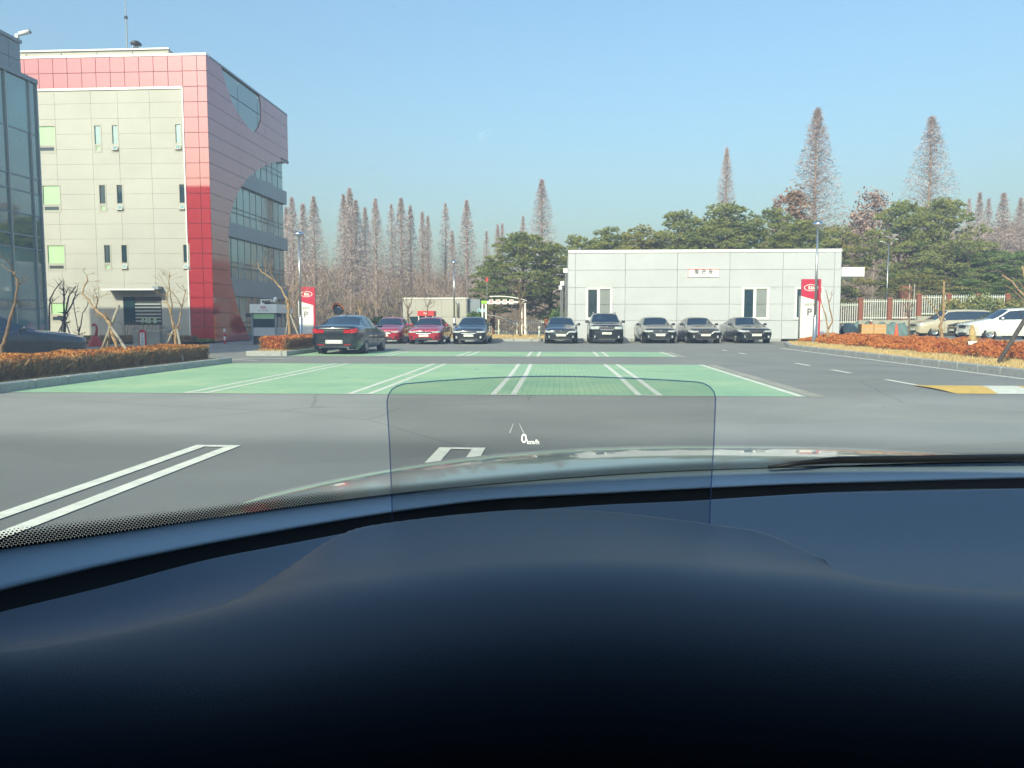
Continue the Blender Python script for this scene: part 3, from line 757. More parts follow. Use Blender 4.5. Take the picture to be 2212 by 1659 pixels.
Mc = Matrix.Translation((0.28, 0.1, 0.42)) @ Matrix.Rotation(math.radians(68), 4, 'Y')
MB().lathe([(0, -0.32), (0.12, -0.30), (0.13, 0.28), (0.0, 0.28)], 12, Mc).build('housing', M['white_trim'], cc, True)
MB().lathe([(0, 0.285), (0.11, 0.285), (0.12, 0.36), (0.0, 0.33)], 12, Mc).build('lens_hood', M['dark_metal'], cc)
MB().tube([(0, 0, 0), (0, 0, 0.18), (0.2, 0.08, 0.36)], 0.045, 8).build('bracket', M['galv'], cc)
MB().bbox(-0.18, 0.0, -0.12, 0.12, 0.02, 0.26, 0.03).build('junction_box', M['white_trim'], cc)

# building behind us: seen only in the mirrors of the facade
rb = empty('rear_building', (-30, -36, 0), label='plain grey office block behind the viewer, mirrored in the red panels', cat='building')
MB().box(-42, 22, -10, 0, 0, 21.5).build('wall', M['concrete'], rb)
for zf in (2, 6.5, 11, 15.5):
    MB().box(-40, 20, 0.002, 0.06, zf, zf+2.4).build('window_band', M['wglass'], rb)
# ------------------------------------------------------------------ cars
def lerp(a, b, t): return a + (b-a)*t
def pl(t, pts):
    if t <= pts[0][0]: return pts[0][1]
    for (a, u), (b, v) in zip(pts, pts[1:]):
        if t <= b: return u + (v-u)*(t-a)/max(1e-9, b-a)
    return pts[-1][1]
def smooth_pl(t, pts, s=0.12):
    return (pl(t-s, pts) + pl(t-s/2, pts) + pl(t, pts) + pl(t+s/2, pts) + pl(t+s, pts)) / 5
WH = {}
def wheel_meshes(R):
    if R in WH: return WH[R]
    w = 0.105
    Mx = Matrix.Rotation(math.pi/2, 4, 'Y')
    ty = MB().lathe([(R*0.66, -w), (R*0.93, -w), (R, -w*0.7), (R, w*0.7), (R*0.93, w), (R*0.66, w), (R*0.64, w*0.6)], 28, Mx).mesh('tyre', M['tyre'], True)
    rm = MB().lathe([(R*0.66, w*0.98), (R*0.60, w*0.9), (R*0.58, w*0.1), (R*0.30, -0.01), (0.0, -0.01)], 28, Mx)
    rm.lathe([(0.0, w*0.72), (R*0.13, w*0.70), (R*0.16, w*0.4)], 12, Mx)
    for k in range(10):
        a = k*math.pi/5 + (0.12 if k % 2 else -0.12)
        Ms = Matrix.Rotation(a, 4, 'X') @ Matrix.Translation((w*0.45, 0, 0))
        n = len(rm.v)
        for (x, y, z) in ((0.02,-0.018,R*.1),(0.02,0.018,R*.1),(-0.03,0.018,R*.1),(-0.03,-0.018,R*.1),(0.055,-0.014,R*.63),(0.055,0.014,R*.63),(0.0,0.014,R*.63),(0.0,-0.014,R*.63)):
            rm.v.append(tuple(Ms @ Vector((x, y, z))))
        rm.f += [tuple(n+i for i in q) for q in ((0,1,5,4),(1,2,6,5),(2,3,7,6),(3,0,4,7))]
    WH[R] = (ty, rm.mesh('rim', M['rim'], False))
    return WH[R]

def make_car(name, label, cat, group, loc, rz, p, paintm, style):
    L, W, H = p['L'], p['W'], p['H']
    root = empty(name, loc, rz, label, cat, group)
    hw = W/2; R = p.get('R', 0.335); Ra = R + 0.045
    tf, tb = p['fo'], p['fo'] + p['wb']
    tc, tr, tq, td = p['tc'], p['tr'], p['tq'], p['td']
    zc, zd, zn, ztl = p['zc'], p['zd'], p['zn'], p['zt']
    top = [(0, zn), (0.10, zn+0.05), (0.5, lerp(zn, zc, 0.55)+0.02), (tc, zc), (tr, H-0.05), (lerp(tr, tq, 0.35), H), (tq, H-p.get('drop', 0.05)), (td, zd), (L-0.12, ztl), (L, ztl-0.06)]
    wid = [(0, 0.68), (0.05, 0.80), (0.13, 0.89), (0.28, 0.95), (0.6, 0.985), (1.0, 1.0), (L-1.0, 1.0), (L-0.5, 0.97), (L-0.22, 0.93), (L-0.1, 0.87), (L-0.03, 0.78), (L, 0.68)]
    belt = [(0, zn-0.05), (0.4, zn+0.0), (tc, zc-0.09), (tc+0.4, zc-0.06), (td-0.2, p.get('zb', zc)), (L-0.15, min(ztl-0.05, p.get('zb', zc))), (L, ztl-0.13)]
    Rw = p.get('Rw', 0.70)*hw
    ts = [0, 0.05, 0.13, 0.28, 0.6, tc, tc+0.05, tr-0.05, tr, tq, tq+0.05, td-0.05, td, L-0.5, L-0.22, L-0.1, L-0.03, L, lerp(tc, tr, 0.35), lerp(tc, tr, 0.65), lerp(tq, td, .35), lerp(tq, td, .65), lerp(tr, tq, .5)]
    bp = p['pillars']
    for b in bp: ts += [b-0.035, b+0.035]
    for tw in (tf, tb):
        for k in range(11): ts.append(tw - Ra*math.cos(math.pi*k/10))
    ts = sorted(set(round(t, 3) for t in ts if -1e-6 <= t <= L+1e-6))
    sill = p.get('sill', 0.20)
    secs = []
    for t in ts:
        z_t = smooth_pl(t, top, 0.06) if 0.1 < t < L-0.1 else pl(t, top)
        w = pl(t, wid)*hw
        zs = min(pl(t, belt), z_t-0.035)
        z0 = sill + (0.05 if t < 0.12 or t > L-0.12 else 0)
        for tw in (tf, tb):
            d = abs(t-tw)
            if d < Ra: z0 = max(z0, math.sqrt(max(0, Ra*Ra-d*d)))
        f = min(1, max(0, (z_t-zs-0.10)/max(0.2, H-zs-0.10)))
        f2 = f*f*(3-2*f)
        p6x = lerp(w*0.84, Rw, f2)
        z5 = zs+0.018
        z6 = z5 + (z_t-z5)*lerp(0.35, 0.80, f2)
        z7 = z5 + (z_t-z5)*lerp(0.60, 0.93, f2)
        q = zs-0.02
        s = [(w*0.90, z0), (w*0.97, max(z0+0.015, 0.36)), (w*1.0, max(z0+0.03, lerp(0.36, q, 0.42))), (w*0.992, max(z0+0.045, lerp(0.36, q, 0.76))), (w*0.965, zs), (w*0.925, z5),
             (p6x, z6), (p6x-lerp(0.03, 0.075, f2), z7), (p6x*0.5, z7+(z_t-z7)*0.85), (0.0, z_t)]
        secs.append([Vector((x, t-L/2, z)) for x, z in s])
    groups = {}
    def addf(key, a, b, c, d):
        g = groups.setdefault(key, MB())
        g.face([a, b, c, d]); m = lambda v: Vector((-v.x, v.y, v.z))
        g.face([m(d), m(c), m(b), m(a)])
    for i in range(len(ts)-1):
        t0, t1 = ts[i], ts[i+1]; tm = (t0+t1)/2
        for j in range(9):
            key = 'body'
            if j >= 7 and tc+0.04 < tm < tr-0.04: key = 'windshield'
            elif j >= 7 and tq+0.04 < tm < td-0.04: key = 'rear_window'
            elif j == 5 and p['w0'] < tm < p['w1']:
                key = 'side'
                for b in bp:
                    if abs(tm-b) < 0.036: key = 'pillar_trim'
            elif j == 3 and tm < p.get('hl', 0.42): key = 'hl'
            elif j == 3 and tm > L-p.get('tl', 0.32): key = 'tl'
            a, b, c, d = secs[i][j], secs[i+1][j], secs[i+1][j+1], secs[i][j+1]
            addf(key, a, b, c, d)
    for e, sgn in ((0, 1), (-1, -1)):                     # nose and tail caps
        s = secs[e]
        for j in range(9):
            a, b = s[j], s[j+1]
            mm = lambda v: Vector((-v.x, v.y, v.z))
            q = [a, b, mm(b), mm(a)]
            groups['body'].face(q if sgn > 0 else q[::-1])
    def P(mb, nm, m, smooth=False, weld=False, parent=None, **k): return mb.build(nm, M[m], parent or root, smooth, weld, **k)
    P(groups['body'], 'body', paintm, True, True)
    P(groups['windshield'], 'windshield', 'car_glass', True, True)
    if 'rear_window' in groups: P(groups['rear_window'], 'rear_window', 'car_glass', True, True)
    # side glass split by pillars and side
    for sx in (1, -1):
        cur = MB(); prev = None
        for i in range(len(ts)-1):
            tm = (ts[i]+ts[i+1])/2
            on = p['w0'] < tm < p['w1'] and all(abs(tm-b) >= 0.036 for b in bp)
            if on:
                q = [secs[i][5], secs[i+1][5], secs[i+1][6], secs[i][6]]
                cur.face([Vector((v.x*sx, v.y, v.z)) for v in (q if sx > 0 else q[::-1])])
            elif cur.v:
                P(cur, 'side_window', 'car_glass', True, True); cur = MB()
    if 'pillar_trim' in groups: P(groups['pillar_trim'], 'pillar_trim', style.get('pillar', 'black_plastic'))
    for nm, key, m in (('headlight', 'hl', 'lamp_clear'), ('tail_light', 'tl', 'lamp_red')):
        for sx in (0, 1):
            g = MB()
            for fi, fc in enumerate(groups[key].f):
                if fi % 2 == sx: g.face([groups[key].v[i] for i in fc])
            yy = -L/2-0.012 if nm == 'headlight' else L/2+0.012
            s = secs[0] if nm == 'headlight' else secs[-1]
            za, zb, xo = s[3].z, s[4].z-0.005, s[3].x
            sg = 1 if sx == 0 else -1
            xi = xo*(0.66 if nm == 'headlight' else 0.58)
            g.box(min(sg*xi, sg*xo*0.99), max(sg*xi, sg*xo*0.99), min(yy, yy*0.985), max(yy, yy*0.985), za+0.01, zb)
            P(g, nm, m, False, False)
    # doors lines as slim recessed dark strips, handles
    for b in [p['w0']+0.12] + list(bp):
        for sx in (1, -1):
            i = min(range(len(ts)), key=lambda k: abs(ts[k]-b)); s = secs[i]
            pts = [Vector((sx*(v.x+0.003), v.y, v.z)) for v in s[1:6]]
            if min(abs(ts[i]-tf), abs(ts[i]-tb)) > Ra+0.05:
                P(MB().tube(pts, 0.006, 4), 'door_seam', 'black_plastic')
    for b in list(bp):
        for sx in (1, -1):
            P(MB().bbox(-0.012, 0.022, -0.11, 0.11, -0.016, 0.016, 0.006), 'door_handle', style.get('handle', paintm)).location = (sx*hw*0.985, b-L/2-0.17, zc-0.19)
    # mirrors
    for sx in (1, -1):
        mo = P(MB().lathe([(0, -0.10), (0.055, -0.085), (0.075, 0), (0.055, 0.085), (0, 0.10)], 10, Matrix.Rotation(math.pi/2, 4, 'Y') @ Matrix.Diagonal((1, 0.75, 1, 1))), 'mirror', paintm, True)
        mo.location = (sx*(hw+0.06), p['w0']+0.12-L/2, zc+0.04)
        P(MB().tube([(0, 0, 0), (-sx*0.16, 0.03, -0.05)], 0.025, 6), 'mirror_stalk', 'black_plastic', parent=mo)
    # underside and wheels
    P(MB().box(-hw*0.80, hw*0.80, -L/2+0.25, L/2-0.25, sill+0.0, 0.42), 'underbody', 'under')
    ty, rm = wheel_meshes(R)
    for tw in (tf, tb):
        for sx in (1, -1):
            w = empty('wheel', (sx*(hw-0.125), tw-L/2, R), math.pi if sx < 0 else 0, parent=root)
            inst('tyre', ty, (0, 0, 0), w); inst('rim', rm, (0, 0, 0), w)
            P(MB().lathe([(Ra+0.015, -0.1), (Ra+0.015, 0.09), (Ra-0.02, 0.10)], 20, Matrix.Rotation(math.pi/2, 4, 'Y')), 'arch_liner', 'under').location = (sx*(hw-0.14), tw-L/2, R*0.98)
    yf, yb = -L/2, L/2
    front = lambda x, z, d=0.02: Matrix.Translation((x, yf-d, z)) @ Matrix.Rotation(math.pi/2, 4, 'X')
    zg = zn - 0.16
    # grille
    st = style.get('grille', 'wide')
    g = P(MB(), 'grille', 'black_plastic') if False else None
    if st == 'wide': poly = [(-0.40, 0.06), (0.40, 0.06), (0.34, -0.09), (-0.34, -0.09)]
    elif st == 'oval': poly = [(-0.42, 0.03), (-0.30, 0.09), (0, 0.07), (0.30, 0.09), (0.42, 0.03), (0.30, -0.09), (-0.30, -0.09)]
    else: poly = [(-0.44, 0.05), (0.44, 0.05), (0.38, -0.03), (-0.38, -0.03)]
    gz_ = zg + 0.02
    gr = P(MB().prism(poly, front(0, gz_, 0.004), 0.014), 'grille', 'black_plastic')
    rimp = MB()
    for k in range(len(poly)):
        a, b = poly[k], poly[(k+1) % len(poly)]
        rimp.tube([front(0, gz_, 0.02) @ Vector((a[0], a[1], 0)), front(0, gz_, 0.02) @ Vector((b[0], b[1], 0))], 0.014, 5)
    P(rimp, 'grille_surround', 'chrome' if style.get('chrome', True) else 'dark_metal', parent=gr)
    if st != 'slim':
        sl = MB()
        for k in range(-9, 10): sl.box(k*0.036-0.005, k*0.036+0.005, yf-0.028, yf-0.019, gz_-0.08, gz_+0.05)
        P(sl, 'grille_slats', 'chrome', parent=gr)
    # badge
    P(MB().prism([(0.06*math.cos(a*math.pi/8), 0.03*math.sin(a*math.pi/8)) for a in range(16)], front(0, zn-0.055, 0.012), 0.02), 'badge', 'chrome')
    # lower intake, trim bar, fogs
    P(MB().prism([(-0.48, 0.05), (0.48, 0.05), (0.42, -0.06), (-0.42, -0.06)], front(0, 0.30, 0.006), 0.014), 'air_intake', 'black_plastic')
    P(MB().tube([(-0.55, yf+0.0, 0.26), (-0.45, yf-0.03, 0.235), (0.45, yf-0.03, 0.235), (0.55, yf+0.0, 0.26)], 0.013, 6), 'bumper_trim', style.get('trim', 'chrome'))
    for sx in (1, -1):
        fl = style.get('fog', 'lamp_clear')
        P(MB().prism([(-0.10, 0.045), (0.10, 0.075), (0.10, -0.05), (-0.02, -0.05)][::1] if sx > 0 else [(0.10, 0.045), (-0.10, 0.075), (-0.10, -0.05), (0.02, -0.05)][::-1], front(sx*0.60, 0.36, -0.035) @ Matrix.Rotation(-sx*0.75, 4, 'Y'), 0.03), 'fog_light', fl)
    pz = style.get('plate_z', 0.46)
    pt = P(MB().bbox(-0.255, 0.255, yf-0.035, yf-0.012, pz-0.057, pz+0.057, 0.004), 'licence_plate', 'plate')
    if style.get('plate'):
        text_mesh(style['plate'], 0.095, M['ink'], 'plate_number', pt, front(0, pz, 0.036), 0.001)
    # rear
    back = lambda x, z, d=0.02: Matrix.Translation((x, yb+d, z)) @ Matrix.Rotation(math.pi, 4, 'Z') @ Matrix.Rotation(math.pi/2, 4, 'X')
    zr = ztl - 0.09
    zr2 = secs[-1][4].z; P(MB().box(-0.60, 0.60, yb+0.005, yb+0.03, zr2-0.012, zr2+0.022), 'boot_trim', 'chrome')
    P(MB().prism([(0.055*math.cos(a*math.pi/8), 0.035*math.sin(a*math.pi/8)) for a in range(16)], back(0, zr-0.04, 0.008), 0.02), 'badge', 'chrome')
    rp_ = P(MB().box(-0.255, 0.255, yb+0.012, yb+0.03, 0.41, 0.525), 'licence_plate', 'plate', label=style.get('rear_plate'))
    P(MB().box(-0.32, 0.32, yb+0.001, yb+0.0115, 0.40, 0.54), 'plate_recess', 'lamp_clear')
    P(MB().box(-0.55, 0.55, yb+0.003, yb+0.010, 0.62, 0.637), 'boot_seam', 'black_plastic')
    for sx in (1, -1):
        P(MB().box(min(sx*0.36, sx*0.62), max(sx*0.36, sx*0.62), yb-0.02, yb+0.012, 0.345, 0.375), 'reflector', 'lamp_red')
        P(MB().tube([(sx*0.52, yb-0.15, 0.25), (sx*0.52, yb+0.015, 0.25)], 0.035, 8), 'exhaust', 'chrome')
    P(MB().box(-0.5, 0.5, yb-0.02, yb+0.008, 0.27, 0.295), 'bumper_trim', 'chrome')
    if style.get('rails'):
        for sx in (1, -1):
            P(MB().tube([(sx*Rw*0.90, tr+0.2-L/2, H-0.06), (sx*Rw*0.90, tr+0.4-L/2, H+0.02), (sx*Rw*0.90, tq-0.3-L/2, H+0.01), (sx*Rw*0.90, tq-0.1-L/2, H-0.07)], 0.02, 6), 'roof_rail', 'galv')
    if style.get('antenna'):
        P(MB().prism([(-0.09, 0), (0.09, 0), (0.05, 0.06)], Matrix.Translation((-0.01, tq-0.15-L/2, H-0.055)) @ Matrix.Rotation(math.pi/2, 4, 'Z') @ Matrix.Rotation(math.pi/2, 4, 'X'), 0.02), 'roof_antenna', paintm)
    return root

SEDAN = dict(L=4.95, W=1.87, H=1.47, fo=0.92, wb=2.855, tc=1.42, tr=2.22, tq=3.35, td=4.28, zc=0.99, zd=1.08, zn=0.76, zt=1.06, zb=0.99, drop=0.06, w0=1.72, w1=3.98, pillars=(2.75, 3.6), Rw=0.68)
SEDAN2 = dict(SEDAN, L=4.85, W=1.83, H=1.455, zn=0.74)
HATCH = dict(L=4.55, W=1.80, H=1.44, fo=0.88, wb=2.70, tc=1.32, tr=2.10, tq=3.15, td=3.95, zc=0.98, zd=1.06, zn=0.74, zt=1.04, zb=0.99, drop=0.06, w0=1.6, w1=3.7, pillars=(2.6,), Rw=0.68, R=0.325)
SUV = dict(L=4.80, W=1.89, H=1.69, fo=0.93, wb=2.78, tc=1.35, tr=2.05, tq=4.05, td=4.55, zc=1.14, zd=1.16, zn=0.97, zt=1.12, zb=1.15, drop=0.05, w0=1.62, w1=4.1, pillars=(2.62, 3.55), Rw=0.72, R=0.365, sill=0.26)
MPV = dict(L=5.11, W=1.98, H=1.74, fo=0.97, wb=3.06, tc=1.12, tr=2.10, tq=4.55, td=4.95, zc=1.12, zd=1.15, zn=0.86, zt=1.12, zb=1.12, drop=0.05, w0=1.45, w1=4.6, pillars=(2.62, 3.62), Rw=0.74, R=0.345)
VAN = dict(MPV, L=5.05, W=1.90, H=1.80, tc=1.02, tr=1.95, zc=1.08, zb=1.12, R=0.335, pillars=(2.5,))
G1 = 'parked cars in the lot'
def front_at(px, Yf, p): return (A(px, 720, Yf).x, Yf + p['L']/2, 0)
make_car('parked_car', 'dark grey sedan parked with its rear and red tail lights towards the viewer', 'car', G1, (-8.22, 28.25+SEDAN['L']/2, 0), math.pi, SEDAN, 'p_dark', dict(antenna=True, rear_plate='blank white rear number plate'))
make_car('parked_car', 'red hatchback half hidden behind the rear of the dark grey sedan', 'car', G1, front_at(828, 41.4, HATCH), 0.0, HATCH, 'p_red', dict(grille='slim', trim='black_plastic', fog='black_plastic'))
make_car('parked_car', 'red hatchback fully in view, between the other red car and a black sedan', 'car', G1, front_at(915, 40.6, HATCH), 0.0, HATCH, 'p_red', dict(grille='slim', trim='black_plastic', fog='black_plastic'))
make_car('parked_car', 'black sedan with white fog lamp corners beside the slim lamp post and red car', 'car', G1, front_at(1012, 41.0, SEDAN2), 0.0, SEDAN2, 'p_black', dict(grille='slim', fog='sign_white'))
make_car('parked_car', 'black sedan with oval chrome grille at the left corner of the white building', 'car', G1, front_at(1212, 42.2, SEDAN2), 0.0, SEDAN2, 'p_black', dict(grille='oval', plate='20 0815'))
make_car('parked_car', 'tall black SUV with roof rails in front of the white building window', 'car', G1, front_at(1311, 42.3, SUV), 0.0, SUV, 'p_black', dict(grille='wide', rails=True, plate='26 2088', plate_z=0.56))
make_car('parked_car', 'dark grey sedan with wide slatted grille parked right next to the black SUV', 'car', G1, front_at(1424, 43.0, SEDAN), 0.03, SEDAN, 'p_dark', dict(grille='wide', plate='33 7993'))
make_car('parked_car', 'brownish black sedan with oval grille, second from the right end of its row', 'car', G1, front_at(1522, 43.0, SEDAN2), 0.03, SEDAN2, 'p_brown', dict(grille='oval', plate='21 0001'))
make_car('parked_car', 'dark sedan at the right end of the row before the white building', 'car', G1, front_at(1630, 43.2, SEDAN), 0.05, SEDAN, 'p_dark', dict(grille='wide', plate='32 0904'))
# right lot
def side_at(px_nose, Y, p, z): return (A(px_nose, 720, Y).x + p['L']/2, Y, z)
make_car('parked_car', 'beige two-tone minivan behind the orange shrubs near the picket fence', 'car', G1, side_at(1972, 55.0, VAN, 0.2), -math.pi/2+0.0, VAN, 'p_beige', dict(grille='slim', pillar='car_glass', chrome=False))
make_car('parked_car', 'black car nose showing between the beige minivan and the white minivan', 'car', G1, side_at(2056, 50.5, SEDAN, 0.2), -math.pi/2, SEDAN, 'p_black', dict(grille='wide'))
make_car('parked_car', 'white minivan with alloy wheels cut off by the right edge', 'car', G1, side_at(2079, 45.6, MPV, 0.2), -math.pi/2, MPV, 'p_white', dict(grille='wide', chrome=True))
# left, nose to the right
make_car('parked_car', 'navy sedan cut off by the left edge behind the clipped orange hedge', 'car', G1, (-16.15, 21.2, 0), math.pi/2+1.0, dict(SEDAN, hl=0.06), 'p_navy', dict(grille='wide'))

# ------------------------------------------------------------------ lamp posts
def lamp_post(px, py_head, Y, label, H, parts=[]):
    top = A(px, py_head, Y); z0 = 0.13
    e = empty('lamp_post', (top.x, Y, z0), label=label, cat='lamp post', group='lamp posts of the car park')
    h = top.z - z0
    MB().lathe([(0, 0), (0.17, 0), (0.17, 0.03), (0.105, 0.05), (0.10, 1.25), (0.075, 1.30)], 14).build('base_sleeve', M['galv'], e, True)
    MB().tube([(0, 0, 1.2), (0, 0, h-0.12)], [0.066, 0.05], 12).build('pole', M['galv'], e, True)
    MB().lathe([(0.066, 1.30), (0.085, 1.31), (0.085, 1.36), (0.066, 1.37)], 12).build('collar', M['chrome'], e, True)
    MB().lathe([(0.05, h-0.14), (0.12, h-0.10), (0.24, h-0.02), (0.25, h)], 16).build('lamp_bowl', M['lamp_clear'], e, True)
    MB().lathe([(0.26, h-0.004), (0.26, h+0.03), (0.20, h+0.10), (0.10, h+0.14), (0, h+0.15)], 16).build('lamp_shade', M['chrome'], e, True)
    return e
lamp_post(1767, 484, 39.5, 'tall steel lamp post in the orange shrubs beside the right sign pylon', 5.9)
lamp_post(645.5, 506, 40.0, 'tall steel lamp post in front of the left sign pylon', 5.9)
lamp_post(980.5, 567, 58.0, 'slim lamp post between the red car and the black sedan', 5.9)
st = A(1920, 522, 62.8)
sl = empty('street_lamp', (st.x, 62.8, 0.3), label='white twin-arm street lamp with V-shaped arms behind the picket fence', cat='street lamp')
h = st.z-0.3
MB().tube([(0, 0, 0), (0, 0, h-0.3)], [0.06, 0.045], 8).build('pole', M['galv'], sl, True)
for sx in (-1, 1):
    MB().tube([(0, 0, h-0.32), (sx*0.22, 0, h-0.12), (sx*0.45, 0, h+(0.0 if sx < 0 else 0.14))], [0.035, 0.03, 0.025], 6).build('arm', M['galv'], sl, True)
    MB().bbox(-0.13, 0.13, -0.06, 0.06, 0, 0.05, 0.015).build('lamp_head', M['picket'], sl).location = (sx*0.56, 0, h+(0.0 if sx < 0 else 0.17))

# ------------------------------------------------------------------ sign pylons
def pylon(px, Y, zt, w, label, full=True, rz=0.0):
    x = A(px, 660, Y).x
    e = empty('sign_pylon', (x, Y, 0.12), rz, label, 'sign', 'crimson and white sign pylons')
    h = zt - 0.12; rw = 0.10*w/1.0
    xl, xr = -w/2, w/2
    zl, zrr = h*0.735, h*0.655
    MB().prism([(xl, 0), (xr-rw-0.002, 0), (xr-rw-0.002, zrr), (xl, zl)], face_front(0, -0.09, 0), -0.18).build('white_panel', M['sign_white'], e)
    MB().prism([(xl+0.04, zl+0.0-0.003), (xr-rw-0.002, zrr-0.0+0.003), (xr-rw-0.002, 0), (xr, 0), (xr, h), (xl+0.04, h)], face_front(0, -0.075, 0), -0.15).build('red_panel', M['sign_red'], e)
    MB().box(xl-0.05, xl-0.004, -0.07, 0.07, 0, zl).build('side_edge', M['galv'], e)
    # oval emblem
    cx, cz, a, b = -0.0, h*0.865, 0.36*w, 0.175*w
    ring = MB(); n = 36; F_ = face_front(cx, -0.0755, cz)
    for k in range(n):
        u, v = 2*math.pi*k/n, 2*math.pi*(k+1)/n
        for (r0, r1) in ((1.0, 0.86),):
            q = [(a*r0*math.cos(u), b*r0*math.sin(u)), (a*r0*math.cos(v), b*r0*math.sin(v)), (a*(r1+0.02)*math.cos(v), b*(r1-0.03)*math.sin(v)), (a*(r1+0.02)*math.cos(u), b*(r1-0.03)*math.sin(u))]
            ring.prism(q, F_, 0.012)
    em = ring.build('emblem', M['sign_white'], e)
    lt = MB(); s = b*0.52; t = 0.045*w
    for poly in (
        [(-3.0*s/2, -s), (-3.0*s/2+t, -s), (-3.0*s/2+t, s), (-3.0*s/2, s)],
        [(-3.0*s/2+t, -0.08*s), (-3.0*s/2+t, 0.32*s), (-0.62*s-t*0.5, s), (-0.62*s+t*0.7, s)],
        [(-3.0*s/2+t, 0.02*s), (-3.0*s/2+t+0.26*s, 0.28*s), (-0.55*s+t*0.9, -s), (-0.55*s-t*0.45, -s)],
        [(-0.05*s, -s), (-0.05*s+t, -s), (-0.05*s+t, s), (-0.05*s, s)],
        [(0.55*s, -s), (0.55*s+t*1.05, -s), (1.18*s+t*0.5, s), (1.18*s-t*0.6, s)],
        [(1.18*s-t*0.6, s), (1.18*s+t*0.5, s), (1.78*s+t*0.6, -s), (1.78*s-t*0.45, -s)]):
        lt.prism([(x*0.98, z) for x, z in poly], F_, 0.012)
    lt.build('emblem_letters', M['sign_white'], em)
    text_mesh('직원전용' if full else '방문객', 0.155*w, M['ink'], 'lettering', e, face_front(-0.05*w, -0.0915, h*0.595), 0.002, bold=0.002)
    text_mesh('P', 0.50*w, M['ink'], 'lettering', e, face_front(-0.06*w, -0.0915, h*0.475), 0.002, bold=0.012 if full else 0.004)
    return e
PZ = A(1749, 603, 41.3).z
pylon(1750, 41.3, PZ, 1.0, 'crimson and white sign pylon half behind the right lamp post', True)
pylon(663.5, 45.0, A(663, 620, 45.0).z, 0.97, 'crimson and white sign pylon beyond the rear-facing dark sedan', False)

# ------------------------------------------------------------------ guard booth
bo = A(571, 745, 39.6)
gbt = empty('guard_booth', (bo.x, 39.6, 0.0), label='small white guard booth with a header sign beside the curved glass facade', cat='booth')
bw, bd, bh = 0.66, 2.2, A(571, 676, 39.6).z
def BB(mb, n, m, **k): return mb.build(n, M[m], gbt, **k)
BB(MB().box(-bw+0.05, bw-0.05, 0.05, bd-0.05, 0.0, 0.45), 'base', 'dark_metal')
BB(MB().box(-bw+0.03, bw-0.03, 0.03, bd-0.03, 0.45, 0.88), 'lower_panel', 'white_panel')
for sx in (-1, 1):
    for yy in (0, bd-0.08): BB(MB().box(min(sx*bw, sx*(bw-0.09)), max(sx*bw, sx*(bw-0.09)), yy, yy+0.08, 0, bh), 'post', 'grey_clad')
BB(MB().box(-bw+0.1, bw-0.1, 0.03, 0.05, 0.885, bh-0.02), 'front_window', 'wglass')
BB(MB().box(-bw+0.12, bw-0.12, 0.012, 0.028, bh-0.30, bh-0.03), 'window_blind', 'blind')
BB(MB().box(bw-0.05, bw-0.03, 0.1, bd-0.1, 0.885, bh-0.02), 'side_window', 'wglass')
for k in range(3): BB(MB().box(bw-0.028, bw-0.01, 0.3+k*0.55, 0.55+k*0.55, 0.9, bh-0.05), 'window_blind', 'cream')
sg_z = A(571, 657, 39.6).z
BB(MB().box(-bw-0.03, bw+0.06, -0.08, bd+0.1, bh, sg_z), 'header', 'white_trim')
text_mesh('KIA', 0.19, M['red_paint'], 'lettering', gbt, face_front(0.03, -0.083, bh+(sg_z-bh)*0.62), 0.002, bold=0.004)
text_mesh('KIA MOTORS', 0.09, M['ink'], 'lettering', gbt, face_front(0.03, -0.083, bh+(sg_z-bh)*0.28), 0.002)
BB(frame_mb(-0.25, 0.32, sg_z+0.002, sg_z+0.26, 0.3, 0.36, 0.05), 'roof_frame', 'white_trim')
BB(MB().bbox(0.02, 0.36, 0.05, 0.28, sg_z+0.003, sg_z+0.13, 0.03), 'floodlight', 'dark_metal')
for sx in (-1, 1): BB(MB().bbox(-0.12, 0.12, -0.1, 0.1, -0.1, 0.1, 0.03), 'floodlight', 'dark_metal').location = (sx*(bw+0.16), 0.05, bh-0.12)
sc = empty('security_camera', (bo.x+0.46, 39.8, sg_z+0.002), 0, 'white security camera on the guard booth roof', 'camera')
MB().tube([(0, 0, 0), (0, 0, 0.1)], 0.05, 8).build('mount', M['dark_metal'], sc)
MB().lathe([(0, -0.02), (0.08, 0), (0.09, 0.26), (0, 0.3)], 12, Matrix.Translation((0, 0, 0.10)) @ Matrix.Rotation(0.5, 4, 'Y')).build('housing', M['white_trim'], sc, True)

# ------------------------------------------------------------------ convex mirror, red swan-necked stand, red board, bollards
cmx = A(731, 664, 53.0)
e = empty('convex_mirror', (cmx.x, 53.0, 0.0), label='round convex traffic mirror with an orange hood beyond the dark grey sedan', cat='mirror')
MB().tube([(0, 0.12, 0), (0, 0.12, cmx.z)], 0.045, 8).build('pole', M['orange_paint'], e)
Mm = Matrix.Translation((0, 0, cmx.z-0.12)) @ Matrix.Rotation(math.pi/2, 4, 'X')
MB().lathe([(0.36, 0.0), (0.30, 0.06), (0.16, 0.10), (0, 0.11)], 20, Mm @ Matrix.Translation((0, 0, 0))).build('mirror_face', M['car_glass'], e, True)
MB().lathe([(0.37, 0.02), (0.38, -0.05), (0.0, -0.07)], 20, Mm).build('backing', M['dark_metal'], e, True)
hd = MB()
rows = []
for k in range(15):
    a = math.radians(-8 + 196*k/14); rows.append([(0.40*math.cos(a), -0.30*math.sin(max(0, a)) - 0.1, cmx.z-0.12+0.42*math.sin(a)), (0.40*math.cos(a), 0.08, cmx.z-0.12+0.42*math.sin(a)), (0.33*math.cos(a), -0.28*math.sin(max(0, a)) - 0.1, cmx.z-0.12+0.33*math.sin(a))])
hd.grid(rows).build('hood', M['orange_paint'], e, True)
p0 = G(206, 748.4)
